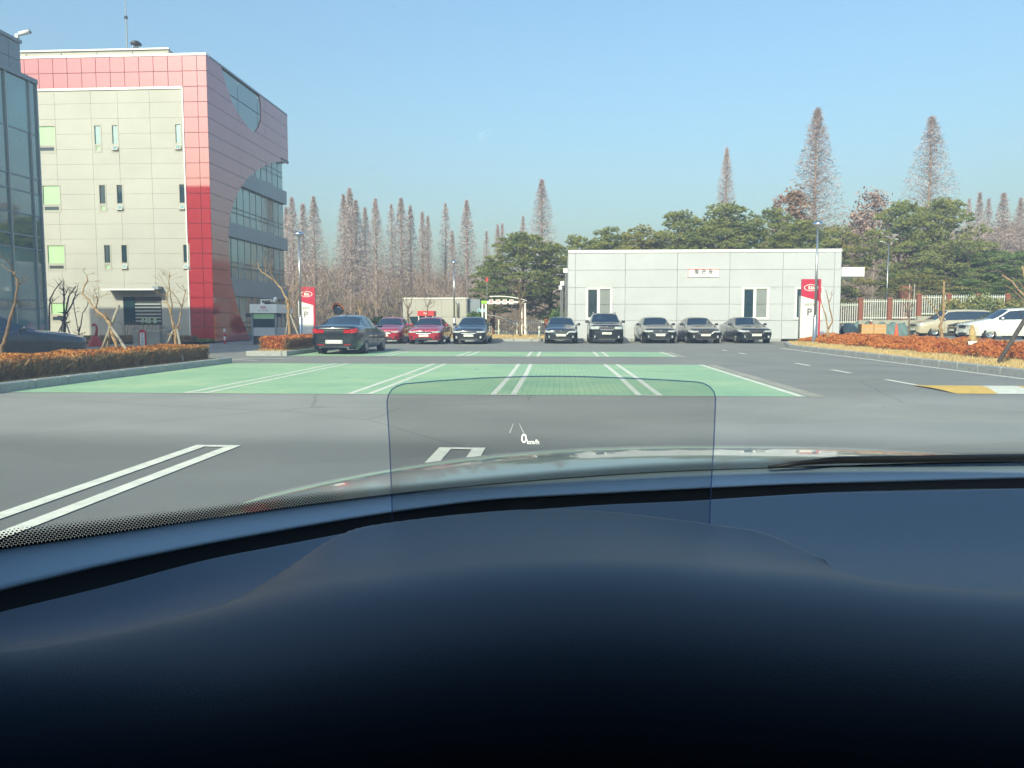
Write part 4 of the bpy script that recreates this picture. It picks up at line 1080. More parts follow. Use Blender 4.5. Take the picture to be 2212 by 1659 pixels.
e = empty('hydrant_stand', (p0.x, p0.y, 0), label='red flared stand with a thin swan neck before the cream wall', cat='stand')
hn = A(204, 700, p0.y).z
MB().lathe([(0.42, 0), (0.40, 0.08), (0.24, 0.30), (0.15, 0.50), (0.12, 0.52)], 14, Matrix.Diagonal((1, 0.6, 1, 1))).build('skirt', M['red_paint'], e, True)
MB().tube([(0.05, 0, 0.5), (0.10, 0, 0.75), (0.11, 0, hn-0.18), (0.06, 0, hn-0.05), (-0.04, 0, hn), (-0.09, 0, hn-0.08)], [0.07, 0.055, 0.05, 0.05, 0.055, 0.06], 8).build('neck', M['red_paint'], e, True)
p0 = G(308, 752); yb_ = 31.5
e = empty('notice_stand', (A(308, 730, yb_).x, yb_, 0), 0.15, label='red round-topped notice stand with a white panel behind the left hedge', cat='sign')
hz_ = A(308, 711.5, yb_).z
pts = [(-0.145, 0), (0.145, 0), (0.145, hz_-0.14)] + [(0.145*math.cos(a*math.pi/10), hz_-0.14+0.14*math.sin(a*math.pi/10)) for a in range(1, 10)] + [(-0.145, hz_-0.14)]
MB().prism(pts, face_front(0, -0.04, 0), -0.08).build('board', M['red_paint'], e)
MB().box(-0.095, 0.095, -0.05, -0.041, 0.12, hz_-0.13).build('panel', M['white_trim'], e)
for k, ch_ in enumerate('주차금지'): text_mesh(ch_, 0.135, M['red_paint'] if k == 0 else M['ink'], 'lettering', e, face_front(0, -0.0505, hz_-0.22-k*0.145), 0.001)
p0 = G(486, 743); e = empty('bollard', (p0.x, p0.y, 0), label='short red and white banded bollard by the dark red wall foot', cat='bollard')
for k, m in enumerate(('red_paint', 'sign_white', 'red_paint', 'sign_white')): MB().lathe([(0, k*0.2), (0.055, k*0.2), (0.055, k*0.2+0.199), (0, k*0.2+0.199)], 10).build('band', M[m], e, True)
for px, py, lab in ((1060, 726, 'slim white bollard right of the black sedan by the kerb'), (1165, 727, 'slim white bollard left of the oval-grilled black sedan')):
    p0 = A(px, py+4, 46.5); e = empty('bollard', (p0.x, 46.5, 0), label=lab, cat='bollard', group='white bollards')
    MB().lathe([(0, 0), (0.065, 0), (0.065, 0.85), (0.05, 0.9), (0, 0.9)], 10).build('post', M['picket'], e, True)
    MB().lathe([(0.067, 0.68), (0.067, 0.76)], 10).build('band', M['galv'], e, True)
p0 = G(355, 742); e = empty('planter_block', (p0.x, 40.2, 0), label='grey concrete planter block beside the foot of the red column', cat='planter')
MB().bbox(-0.9, 0.55, -0.3, 0.3, 0, 0.72, 0.03).build('block', M['concrete'], e)
MB().bbox(0.56, 0.95, -0.1, 0.3, 0, 0.8, 0.03).build('end_block', M['concrete'], e)

# ------------------------------------------------------------------ container office, red-topped kiosk, smoking shelter
SY = 60.0
xa, xb, zt = A(870, 660, SY).x, A(1010.5, 660, SY).x, A(940, 643, SY).z
e = empty('container_office', ((xa+xb)/2, SY, 0.1), label='pale grey container office with a duct behind the red cars', cat='container')
cw_ = (xb-xa)/2; ch_ = zt-0.1; n = 5
MB().box(-cw_+0.02, cw_-0.02, 0.04, 2.8, 0, ch_-0.03).build('shell', M['cream_joint'], e)
for k in range(n):
    a, b = -cw_+k*2*cw_/n, -cw_+(k+1)*2*cw_/n
    for z0, z1 in ((0.02, ch_*0.48), (ch_*0.48+0.03, ch_-0.1)):
        MB().box(a+0.006, b-0.006, 0, 0.039, z0, z1).build('wall_panel', M['cream'], e)
MB().box(-cw_-0.03, cw_+0.03, -0.05, 2.85, ch_-0.095, ch_).build('roof_edge', M['white_trim'], e)
MB().tube([(cw_-0.75, -0.1, ch_*0.5), (cw_-0.75, -0.1, ch_*0.85), (cw_-0.9, -0.1, ch_*0.88)], 0.09, 8).build('duct', M['galv'], e, True)
MB().box(-cw_+0.5, -cw_+1.4, -0.012, -0.002, ch_*0.28, ch_*0.5).build('window', M['wglass'], e)
MB().box(cw_+0.04, cw_+0.9, 0.4, 2.4, 0, ch_-0.1).build('annex', M['grey_clad'], e)
KY = 57.0
xa, xb, zt = A(903, 660, KY).x, A(936, 660, KY).x, A(920, 671.5, KY).z
e = empty('kiosk', ((xa+xb)/2, KY, 0.1), label='narrow glazed kiosk with a red header before the container office', cat='booth')
kw, kh = (xb-xa)/2, zt-0.1
MB().box(-kw-0.04, kw+0.04, -0.05, 1.1, kh-0.36, kh).build('header', M['red_paint'], e)
for x in (-kw+0.04, 0, kw-0.04): MB().box(x-0.035, x+0.035, 0, 0.07, 0, kh-0.362).build('post', M['white_trim'], e)
for a, b in ((-kw+0.076, -0.036), (0.036, kw-0.076)): MB().box(a, b, 0.02, 0.04, 0.1, kh-0.37).build('pane', M['wglass'], e)
MB().box(-kw, kw, 0.08, 1.0, 0, kh-0.363).build('rear_shell', M['cream_joint'], e)
text_mesh('KIA', 0.19, M['sign_white'], 'lettering', e, face_front(0, -0.052, kh-0.18), 0.001, bold=0.004)
HYs = 57.5
xl, xr = A(1042, 680, HYs).x, A(1134, 680, HYs).x
zb_, za_ = A(1090, 651, HYs).z, A(1090, 640.5, HYs).z
e = empty('smoking_shelter', ((xl+xr)/2, HYs, 0.13), label='open white smoking shelter frame with arched roof and lettered beam', cat='shelter')
w2 = (xr-xl)/2; hb, ha = zb_-0.13, za_-0.13
for x, d in ((-w2, 0), (-w2+0.26, 0), (w2-0.24, 0), (w2, 0)):
    MB().box(x-0.055, x+0.055, 0, 0.11, 0, hb).build('post', M['white_trim'], e)
for x in (-w2+0.05, w2-0.05): MB().box(x-0.055, x+0.055, 2.2, 2.31, 0, hb).build('post', M['white_trim'], e)
MB().box(w2-0.18, w2-0.06, 0.03, 0.08, 0.3, hb-0.3).build('side_board', M['brown_wood'], e)
MB().box(-w2-0.08, -w2+0.32, -0.05, 0.16, hb-0.16, hb+0.05).build('corner_cap', M['lime'], e)
MB().box(-w2+0.322, w2+0.06, 0.0, 0.12, hb-0.12, hb+0.02).build('beam', M['white_trim'], e)
MB().box(-w2, w2+0.06, 2.2, 2.32, hb-0.12, hb+0.02).build('beam', M['white_trim'], e)
rows = []
for k in range(13):
    t = k/12; x = lerp(-w2+0.55, w2+0.12, t); z = hb+0.06+(ha-hb-0.06)*(1-(1.6*(t-0.22))**2*0.7)
    rows.append([(x, -0.1, z), (x, 2.4, z), (x, 2.4, z+0.05), (x, -0.1, z+0.05), (x, -0.1, z)])
MB().grid(rows).build('arched_roof', M['white_trim'], e, True)
for k, ch_ in enumerate('흡연구역'):
    px = 1560 + (1477, 1583, 1688, 1793)[k]/3.95; x = A(px*0.5486, 650, HYs).x-(xl+xr)/2
    b_ = MB().bbox(x-0.17, x+0.17, -0.06, -0.005, hb-0.20, hb+0.13, 0.03).build('letter_block', M['white_trim'], e)
    text_mesh(ch_, 0.26, M['red_paint'], 'lettering', b_, face_front(x, -0.062, hb-0.035), 0.002, bold=0.004)
# small curved lean-to roof and post beyond the shelter
xq = A(1080, 690, 60.5)
e = empty('bike_shelter', (xq.x, 60.5, 0.1), label='low grey curved roof on posts seen through the smoking shelter', cat='shelter')
rows = []
for k in range(8):
    t = k/7; x = lerp(-1.3, 1.6, t); z = xq.z+0.25 - 0.95*t*t
    rows.append([(x, 0, z), (x, 1.6, z), (x, 1.6, z+0.05), (x, 0, z+0.05), (x, 0, z)])
MB().grid(rows).build('curved_roof', M['galv'], e, True)
for x in (-0.1, 1.3): MB().box(x-0.05, x+0.05, 0.05, 0.15, 0, xq.z-0.1).build('post', M['picket'], e)

# ------------------------------------------------------------------ fences
def fence(name, label, pillars, Y, zb_list, zt_list, base_z, m='picket', step=0.155, wall=None):
    # pillars: world x positions; each bay between two pillars has its own rail heights
    e = empty(name, (pillars[0], Y, base_z), label=label, cat='fence')
    X0 = pillars[0]
    for k, x in enumerate(pillars):
        zt_ = max(zt_list[min(k, len(zt_list)-1)], zt_list[max(0, k-1)]) - base_z + 0.06
        zl_ = min(zb_list[min(k, len(zb_list)-1)], zb_list[max(0, k-1)]) - base_z - 0.10
        pm = MB().bbox(x-X0-0.155, x-X0+0.155, -0.155, 0.155, max(0, zl_), zt_-0.08, 0.02)
        pp = pm.build('brick_pillar', M['brick'], e)
        MB().lathe([(0.21, zt_-0.08), (0.20, zt_-0.02), (0.13, zt_+0.04), (0, zt_+0.06)], 10, Matrix.Translation((x-X0, 0, 0))).build('cap', M['brick'], pp, True)
    for k in range(len(pillars)-1):
        a, b = pillars[k]-X0+0.17, pillars[k+1]-X0-0.17
        z0, z1 = zb_list[k]-base_z, zt_list[k]-base_z
        for zz in (z0+0.12, z1-0.16): MB().box(a, b, -0.02, 0.02, zz-0.03, zz+0.03).build('rail', M[m], e)
        n = max(2, round((b-a)/step)); me = MB().box(-0.024, 0.024, -0.044, -0.0205, z0, z1).mesh('picket', M[m])
        for i in range(n): inst('picket', me, (a+(b-a)*(i+0.5)/n, 0, 0), e)
    return e
FY = 60.0
ppx = [1796, 1858.7, 1921.5, 1984.5, 2048.5, 2112.5, 2176]
FX = [A(p, 660, FY).x for p in ppx]
fz = lambda py: A(1950, py, FY).z
fence('picket_fence', 'white picket fence between brown brick pillars on the right bank', FX, FY,
      [fz(699), fz(690), fz(689.5), fz(681), fz(681), fz(681)], [fz(654), fz(646), fz(646), fz(637.5), fz(637), fz(637)], 0.2)
e = empty('retaining_wall', (FX[0], FY, 0.2), label='low concrete retaining wall stepping up under the right picket fence', cat='wall')
for k in range(len(FX)-1):
    zz = [fz(701), fz(691.5), fz(691.5), fz(683), fz(683), fz(683)][k]-0.2
    MB().box(FX[k]-FX[0]-0.18, FX[k+1]-FX[0]-0.185, -0.3, 0.3, 0, zz).build('wall_block', M['concrete'], e)
lx = [A(p, 700, 62.5).x for p in (1016, 1063, 1128, 1180, 1232)]
fence('picket_fence', 'white picket fence behind the smoking shelter and tree stakes', lx, 62.5, [A(1100, 718, 62.5).z]*4, [A(1100, 692, 62.5).z]*4, 0.1)
bank = MB().face([(FX[0]-0.5, FY+0.3, 1.0), (75, FY+0.3, 1.6), (75, 78, 2.2), (FX[0]-0.5, 78, 1.2)]).build('bank', M['soil'], kind='structure')

# ------------------------------------------------------------------ clutter on the right: tarpaulin, cartons, cone, wrapped stump
ta, tb_ = A(1818, 710, 57.4).x, A(1968, 710, 57.4).x
e = empty('tarpaulin', ((ta+tb_)/2, 57.4, 0.2), label='grey green tarpaulin draped over a long heap below the fence', cat='tarpaulin')
rows = []; rt = random.Random(2); hw_ = (tb_-ta)/2
for i in range(41):
    x = -hw_+2*hw_*i/40; row = []
    hh_ = 0.86 + 0.10*math.sin(i*0.9) + rt.uniform(-.05, .05) - (0.45 if 9 < i < 13 else 0) - (0.3 if i > 36 or i < 2 else 0)
    for k in range(9):
        t = k/8; y = -0.75 + 1.5*t + 0.07*math.sin(i*1.7+k)
        z = hh_*min(1, 2.3*min(t, 1-t)+0.02) + 0.05*math.sin(i*1.3+2*k) * (0 if k in (0, 8) else 1)
        row.append((x, y, max(0.01, z)))
    rows.append(row)
MB().grid(rows).build('sheet', M['tarp'], e, True)
cp_ = A(1880, 717, 56.0)
for k, dx in enumerate((-0.42, 0.42)):
    e = empty('carton', (cp_.x+dx+0.1, 56.0, 0.2), 0.03*k, 'brown carton on a pallet by the tarpaulin, ' + ('the one nearer the white building' if k == 0 else 'the one nearer the orange cone'), 'box', 'brown cartons')
    MB().bbox(-0.41, 0.41, -0.35, 0.35, 0.14, 0.78, 0.01).build('box', M['carton'], e)
    MB().box(-0.40, 0.40, -0.352, -0.351, 0.44, 0.48).build('tape', M['cream'], e)
    for x in (-0.3, 0.0, 0.3): MB().box(x-0.05, x+0.05, -0.36, 0.36, 0, 0.139).build('pallet_block', M['stake'], e)
cn = A(1936, 724, 52.0)
e = empty('traffic_cone', (cn.x, 52.0, 0.2), label='orange traffic cone between the tarpaulin and the beige minivan', cat='traffic cone')
MB().box(-0.2, 0.2, -0.2, 0.2, 0, 0.04).build('base', M['cone'], e)
MB().lathe([(0.15, 0.04), (0.10, 0.4), (0.045, 0.78), (0, 0.8)], 14).build('body', M['cone'], e, True)
e = empty('fence_beacon', (A(1876, 700, 57).x, 56.6, 0.2), label='small red post with a round white head before the tarpaulin', cat='post')
hb_ = A(1876, 692, 56.6).z-0.2
MB().box(-0.09, 0.09, -0.06, 0.06, 0, hb_-0.05).build('post', M['brick'], e)
MB().lathe([(0, -0.08), (0.08, 0), (0, 0.08)], 10, Matrix.Translation((0, -0.08, hb_-0.02))).build('head', M['white_trim'], e, True)
e = empty('gate_pillar', (A(1957, 650, 63).x, 63, 1.3), label='red brick pillar with white pipes rising behind the picket fence', cat='pillar')
hb_ = A(1957, 618, 63).z-1.3
MB().bbox(-0.45, 0.3, -0.3, 0.3, 0, hb_, 0.02).build('shaft', M['brick'], e)
for x in (0.08, 0.45): MB().tube([(x, -0.36, 0), (x, -0.36, hb_+0.15)], 0.045, 8).build('pipe', M['concrete'], e)

rs_ = A(1052, 604, 60.0)
e = empty('warning_sign', (rs_.x, 60.0, 0.13), 0, 'small red sign panel on a thin post at the left flank of the spreading pine', 'sign')
MB().tube([(0, 0, 0), (0, 0, rs_.z-0.13)], 0.03, 6).build('post', M['galv'], e)
MB().bbox(-0.09, 0.09, -0.04, -0.02, rs_.z-0.29, rs_.z+0.03, 0.006).build('panel', M['red_paint'], e)
ib = A(1041, 670.5, 59.0)
e = empty('info_board', (ib.x, 59.0, 0.13), 0, 'pale blue information board behind the left posts of the smoking shelter', 'sign')
M['pale_blue'] = mat('pale_blue_board', (0.30, 0.48, 0.58), 0.5)
MB().box(-0.34, 0.34, -0.03, 0.0, ib.z-0.26, ib.z+0.0).build('board', M['pale_blue'], e)
for x in (-0.28, 0.28): MB().tube([(x, 0.03, 0), (x, 0.03, ib.z-0.02)], 0.025, 6).build('post', M['galv'], e)
# ------------------------------------------------------------------ vegetation
import numpy as np
def quads_mesh(name, P, m):                                # P: (n, k, 3) polygons
    P = np.asarray(P, dtype=np.float32); n, k = P.shape[:2]
    me = bpy.data.meshes.new(name)
    me.vertices.add(n*k); me.vertices.foreach_set('co', P.reshape(-1))
    me.loops.add(n*k); me.loops.foreach_set('vertex_index', np.arange(n*k, dtype=np.int32))
    me.polygons.add(n); me.polygons.foreach_set('loop_start', np.arange(0, n*k, k, dtype=np.int32))
    me.materials.append(m); me.update(calc_edges=True); me.validate()
    return me
def rnd_unit(g, n):
    v = g.normal(size=(n, 3)); return v/np.linalg.norm(v, axis=1, keepdims=True)
def leaf_quads(g, C, size, up=0.0, asp=1.6):
    n = len(C); a = rnd_unit(g, n); a[:, 2] += up; a /= np.linalg.norm(a, axis=1, keepdims=True)
    b = np.cross(a, rnd_unit(g, n)); b /= np.linalg.norm(b, axis=1, keepdims=True)+1e-9
    s = size*(0.6+0.8*g.random((n, 1)))
    a, b = a*s*asp/2, b*s/2
    return np.stack([C-a, C+b, C+a, C-b], axis=1)
def blades(g, B, D, w):                                    # thin triangles: base B, tip B+D, width w
    n = len(B); s = np.cross(D, rnd_unit(g, n)); s /= np.linalg.norm(s, axis=1, keepdims=True)+1e-9
    w = np.asarray(w).reshape(-1, 1) if np.ndim(w) else w
    return np.stack([B-s*w/2, B+s*w/2, B+D], axis=1)
def link(name, me, parent=None, loc=(0, 0, 0), scale=(1, 1, 1), rz=0, **k):
    return inst(name, me, loc, parent, (0, 0, rz), scale, **k)

# --- metasequoias: bare cones of fine reddish twigs
def meta_meshes(seed, dens=1.0, R=2.6, H=20.0, low=0.16, tw_w=1.0):
    g = np.random.default_rng(seed); rr = random.Random(seed)
    tr = MB(); pts = [(rr.uniform(-.06, .06)*k/6, rr.uniform(-.06, .06)*k/6, H*k/8) for k in range(9)]
    tr.tube(pts, [0.30*(1-k/8)**0.9+0.015 for k in range(9)], 7)
    tw = []
    nb = int(105*dens)
    for i in range(nb):
        t = low + (1-low)*(i+rr.random())/nb
        z = H*t; L = R*(1-t)**0.80*rr.uniform(0.70, 1.08)+0.03
        az = i*2.4+rr.uniform(-.4, .4); el = rr.uniform(0.25, 0.75)
        d = Vector((math.cos(az)*math.cos(el), math.sin(az)*math.cos(el), math.sin(el)))
        p0 = Vector((0, 0, z)); mid = p0+d*L*0.6; end = p0+d*L+Vector((0, 0, 0.10*L))
        tr.tube([p0, mid, end], [0.05*(1-t)+0.018, 0.022, 0.008], 4, False)
        k = int((10+22*L/R)*dens)
        for q in range(k):
            u = rr.uniform(0.15, 1.0); b = p0+d*L*u
            tw.append((b, Vector((rr.gauss(0, .5), rr.gauss(0, .5), rr.uniform(-.75, .55)))*rr.uniform(0.2, 0.6)*(0.4+0.6*(1-t))))
    B = np.array([list(b) for b, d in tw]); D = np.array([list(d) for b, d in tw])
    tri = blades(g, B, D, 0.042*tw_w)
    n2 = int(2600*dens)                                    # hanging cones and finest spray
    tt = low+(1-low)*g.random(n2)**0.8
    rad = R*(1-tt)**0.80*np.sqrt(g.random(n2))*1.05; az = g.random(n2)*6.283
    C = np.stack([rad*np.cos(az), rad*np.sin(az), H*tt+rad*0.35], axis=1)
    tri2 = blades(g, C, rnd_unit(g, n2)*0.34, 0.06*tw_w)
    return tr.mesh('trunk', M['bark_meta'], True), quads_mesh('crown', np.concatenate([tri, tri2]), M['twig_meta'])
METAV = [meta_meshes(s, d, R) for s, d, R in ((11, 1.25, 2.3), (12, 1.1, 2.0), (13, 1.4, 2.6), (14, 0.85, 2.2))]
METAV.append(meta_meshes(15, 2.1, 3.0, low=0.10, tw_w=0.62)); METAV.append(meta_meshes(16, 1.8, 3.4, low=0.10, tw_w=0.6))
def metaseq(px, py, Y, v, wd, label, base=0.0, group='bare conical redwoods behind the car park'):
    top = A(px, py, Y); e = empty('redwood_tree', (top.x, Y, base), (px*7.3) % 6.28, label, 'tree', group)
    h = top.z-base; s = h/20.0
    t, c = METAV[v]
    link('trunk', t, e, scale=(s, s, s)); link('crown', c, e, scale=(s*wd*1.6, s*wd*1.6, s))
    return e
rows_m = [
 (618, 447, 120, 1, .9, 'bare redwood half hidden by the corner of the red office building'),
 (630, 427, 112, 0, .9, 'bare redwood just right of the red office building, first fully in view'),
 (654, 440, 125, 1, 1.0, 'bare redwood above the left lamp post head'),
 (677, 425, 110, 2, .9, 'bare full-crowned redwood right of the left lamp post'),
 (742, 421, 118, 1, 1.0, 'left shoulder tree of the dense redwood clump above the orange mirror'),
 (755, 407, 112, 2, .85, 'tallest redwood of the dense clump above the orange mirror'),
 (768, 433, 122, 0, 1.0, 'right shoulder tree of the dense redwood clump above the orange mirror'),
 (788, 448, 126, 1, .9, 'thin pale redwood between the dense clump and a single dark redwood'),
 (810.5, 430, 108, 2, .8, 'dark single redwood standing above the first red car'),
 (845, 442, 128, 3, .9, 'pale sparse redwood left of the triple group above the container office'),
 (866, 429, 112, 0, 1.0, 'tallest redwood of the triple group above the container office'),
 (886, 444, 116, 1, .9, 'rightmost redwood of the triple group above the container office'),
 (912, 458, 114, 1, .8, 'left twin of the paired redwoods above the red kiosk'),
 (924, 467, 114, 1, .8, 'right twin of the paired redwoods above the red kiosk'),
 (962, 440, 120, 3, .9, 'pale-topped redwood left of the slim lamp post head'),
 (977, 500, 104, 1, .9, 'short redwood directly behind the slim lamp post head'),
 (1008, 433, 106, 2, .85, 'dark narrow redwood right of the slim lamp post'),
 (1051, 500, 135, 3, .8, 'small pale redwood left of the big spreading pine'),
 (1075, 486, 125, 1, .8, 'left one of two faint redwoods above the spreading pine'),
 (1085, 482, 128, 1, .7, 'right one of two faint redwoods above the spreading pine'),
 (1130, 467, 135, 3, .8, 'faint thin redwood tip left of the tall one above the pine'),
 (1170.5, 388, 100, 4, 0.9, 'tall redwood above the spreading pine left of the white building'),
 (1570, 320, 96, 4, 0.6, 'slender tall redwood behind the pines over the white building'),
 (1766, 235, 84, 4, 1.0, 'tallest redwood, above the right lamp post head'),
 (2014, 252, 92, 5, 1.0, 'tall broad redwood above the big right-hand pine'),
 (2094, 430, 150, 3, .8, 'first small redwood right of the big pine on the hill'),
 (2117, 416, 150, 1, .9, 'dark small redwood on the hill ridge'),
 (2136, 430, 155, 3, .9, 'pale small redwood on the hill ridge between two darker ones'),
 (2169, 417, 150, 0, 1.1, 'broad small redwood on the hill ridge near the right edge'),
 (2206, 428, 150, 2, .9, 'small redwood on the hill ridge cut by the right edge'),
]
for r in rows_m: metaseq(*r)
# rusty leafy trees between the pines
def leafy(px, py, Y, w, label, seed, m='twig_meta', n=2600):
    g = np.random.default_rng(seed); top = A(px, py, Y); e = empty('leafy_tree', (top.x, Y, 0.2), 0, label, 'tree')
    h = top.z-0.2; rr = random.Random(seed)
    t = MB().tube([(0, 0, 0), (0.05, 0, h*.5), (0, 0, h*.97)], [0.16, 0.1, 0.02], 6)
    C = []
    for k in range(22):
        z = h*rr.uniform(0.45, 0.98); a = rr.random()*6.28; L = w*rr.uniform(.25, .6)*(1.15-z/h)*1.6
        p = Vector((L*math.cos(a), L*math.sin(a), min(h, z+L*.5))); t.tube([(0, 0, z-L*.4), p], [0.03, 0.01], 4, False)
        C.append(np.array(p)+g.normal(size=(n//22, 3))*w*0.10)
    t.build('trunk', M['bark_meta'], e)
    link('crown', quads_mesh('crown', leaf_quads(g, np.concatenate(C), 0.20), M[m]), e)
M['rust'] = mat('rusty_dead_leaves', (0.22, 0.13, 0.085), 0.9, vcol=(0.32, 0.20, 0.13), vscale=1.0)
M['pinkleaf'] = mat('pinkish_dead_leaves', (0.29, 0.19, 0.17), 0.9, vcol=(0.38, 0.27, 0.24), vscale=1.0)
leafy(1683, 428, 86, 2.6, 'small pinkish dead-leaved tree behind the pines over the white building', 31, 'pinkleaf', 1100)
leafy(1722, 417, 84, 3.2, 'rusty brown tree beside the tallest redwood', 32, 'rust')
leafy(1892, 420, 88, 5.0, 'pinkish dead-leaved tree left of the big right-hand pine', 33, 'pinkleaf', 3000)
leafy(1858, 470, 92, 4.5, 'thin bare tree between the tallest redwood and the pinkish tree', 34, 'twig_brown', 1200)

# --- pines: tufts of needles on spreading pads
def pine_meshes(seed, H=9.0, W=3.4, low=0.30, npads=34, nt=64, flat=0.34, m='needle', tuft=0.24, multi=2):
    g = np.random.default_rng(seed); rr = random.Random(seed)
    tr = MB()
    for k in range(multi):
        a = rr.random()*6.28; lean = rr.uniform(.1, .28)*W*(0.3 if multi == 1 else 1)
        tr.tube([(0, 0, 0), (lean*.3*math.cos(a), lean*.3*math.sin(a), H*.3), (lean*.8*math.cos(a), lean*.8*math.sin(a), H*.62), (lean*math.cos(a)*.8, lean*math.sin(a)*.8, H*.93)], [0.17, 0.14, 0.09, 0.02], 8)
    T = []
    for i in range(npads):
        t = (i+0.5)/npads; zc_ = low+(1-low)*t
        prof = max(0.10, math.sin(math.pi*(0.24+0.74*t))**0.75)
        rad = W*prof*math.sqrt(rr.random())*0.92; a = i*2.39996+rr.uniform(-.5, .5)
        c = Vector((rad*math.cos(a), rad*math.sin(a), H*(zc_-0.04)))
        pr_ = W*rr.uniform(0.26, 0.42)
        if rad > 0.3*W: tr.tube([(0.1*c.x, 0.1*c.y, c.z-0.35*rad), (c.x*.6, c.y*.6, c.z-.12*rad), (c.x, c.y, c.z-0.1)], [0.06, 0.04, 0.02], 5, False)
        for q in range(nt):
            u = rr.random()*6.283; v = math.sqrt(rr.random())
            T.append((c.x+pr_*v*math.cos(u), c.y+pr_*v*math.sin(u), c.z+pr_*flat*(1-v*v)*rr.uniform(-.6, 1.15)+rr.gauss(0, .05)))
    C = np.array(T); C[:, 2] = np.minimum(C[:, 2], H-0.1)
    nn = 11
    B = np.repeat(C, nn, axis=0); D = rnd_unit(g, len(B)); D[:, 2] = np.abs(D[:, 2])*0.9-0.12
    D *= tuft*(0.7+0.6*g.random((len(B), 1)))
    tri = blades(g, B, D, 0.07)
    return tr.mesh('trunk', M['bark_pine'], True), quads_mesh('crown', tri, M[m])
PV = [pine_meshes(41), pine_meshes(42, W=3.0, npads=30), pine_meshes(43, m='needle_y', npads=30), pine_meshes(44, W=4.0, low=.36, npads=44, flat=.28, nt=70), pine_meshes(45, W=2.4, low=.12, npads=30, m='needle_d', multi=1), pine_meshes(46, W=3.4, low=.2, npads=40)]
def pine(px, py, Y, v, wm, label, base=0.1, group='pines along the car park fence', rz=None):
    top = A(px, py, Y); e = empty('pine_tree', (top.x, Y, base), px*1.7 % 6.28 if rz is None else rz, label, 'tree', group)
    s = (top.z-base)/9.0; t, c = PV[v]; w = (0.20, 0.19, 0.2, 0.25, 0.17, 0.2)
    k = 1.18*wm/ {0: 3.4, 1: 3.0, 2: 3.4, 3: 4.0, 4: 2.4, 5: 3.4}[v]
    link('trunk', t, e, scale=(k, k, s)); link('crown', c, e, scale=(k, k, s))
    return e
for r in [
 (1128, 500, 65, 3, 3.2, 'big spreading pine behind the white smoking shelter'),
 (1066, 560, 67, 1, 1.9, 'smaller pine at the left flank of the big spreading pine'),
 (1192, 520, 68, 5, 2.5, 'dark pine hugging the left corner of the white building'),
 (1246, 503, 72, 1, 1.7, 'pine peeking over the left end of the white building roof'),
 (1311, 487, 70, 1, 2.0, 'green pine over the roof, second from its left end'),
 (1384, 486, 70, 2, 2.5, 'yellowish pine over the white building roof'),
 (1430, 500, 74, 2, 2.0, 'low yellowish pine between the yellow and the pointed pine'),
 (1467, 450, 70, 5, 2.7, 'pointed green pine over the sign on the white building'),
 (1577, 434, 68, 0, 3.1, 'large rounded pine under the slender redwood'),
 (1520, 470, 72, 1, 2.0, 'pine filling between the pointed and the large rounded pine'),
 (1672, 446, 73, 1, 2.4, 'pine right of the large rounded pine'),
 (1738, 470, 69, 5, 3.0, 'pine at the foot of the tallest redwood'),
 (1806, 485, 72, 2, 2.6, 'yellowish pine over the right end of the white building'),
 (1952, 432, 71, 3, 3.0, 'left half of the big right-hand pine, growing as a separate trunk'),
 (2040, 425, 73, 3, 3.2, 'big wide-topped pine right of the twin-arm street lamp'),
 (1985, 590, 64, 2, 2.9, 'low yellow-green pine bough tree above the picket fence'),
 (2075, 515, 70, 0, 2.7, 'pine below and right of the wide-topped pine'),
 (1420, 560, 66, 5, 2.8, 'pine mostly hidden behind the middle of the white building'),
 (1650, 540, 67, 5, 3.0, 'pine mostly hidden behind the right half of the white building'),
 (1278, 515, 70, 5, 2.4, 'low pine at the left end of the roof, before the green pine'),
 (1347, 500, 73, 0, 2.6, 'pine between the green and the yellowish pine over the roof'),
 (1408, 515, 71, 5, 2.6, 'low dense pine right of the yellowish pine over the roof'),
 (1499, 492, 69, 0, 2.6, 'low dense pine right of the pointed pine over the roof'),
 (1545, 468, 73, 5, 2.8, 'left shoulder pine of the large rounded pine'),
 (1622, 470, 71, 0, 2.8, 'right shoulder pine of the large rounded pine'),
 (1705, 490, 70, 5, 2.8, 'low pine left of the lamp post head over the roof'),
 (1772, 492, 71, 0, 2.6, 'low pine right of the lamp post head over the roof')]:
    pine(*r)
for r in [
 (2112, 545, 70, 4, 1.9, 'dark conifer right of the wide-topped pine'), (2140, 532, 72, 4, 2.0, 'tallest of the dark conifers at the right edge'),
 (2172, 545, 70, 4, 1.9, 'dark conifer second from the right edge'), (2205, 538, 72, 4, 2.1, 'dark conifer cut by the right edge'),
 (2095, 600, 65, 4, 1.6, 'lower dark conifer behind the right end of the fence'), (2180, 600, 64, 4, 1.9, 'lower dark conifer above the white minivan')]:
    pine(*r, group='dark conifers at the right edge')
# round clipped bushes and low shrubs
def bush(px, py, Y, w, label, m='needle', seed=1, n=1600, base=0.13, size=0.12, cat='bush'):
    g = np.random.default_rng(seed); top = A(px, py, Y); e = empty('shrub', (top.x, Y, base), 0, label, cat)
    h = top.z-base
    D = rnd_unit(g, n); r = g.random((n, 1))**0.33*(0.82+0.18*np.sin(D[:, :1]*7)*np.cos(D[:, 1:2]*6))
    C = D*r*np.array([w/2, w/2, h*0.5])+np.array([0, 0, h*0.52])
    link('foliage', quads_mesh('foliage', leaf_quads(g, C, size, 0.3), M[m]), e)
    MB().tube([(0, 0, 0), (0.02, 0, h*.5)], [0.05, 0.02], 6).build('stem', M['bark'], e)
bush(852, 684, 58, 2.0, 'round yellow-green bush left of the container office', 'needle_y', 51)
bush(1028, 668, 59, 1.8, 'green bush at the left post of the smoking shelter', 'needle_d', 52)
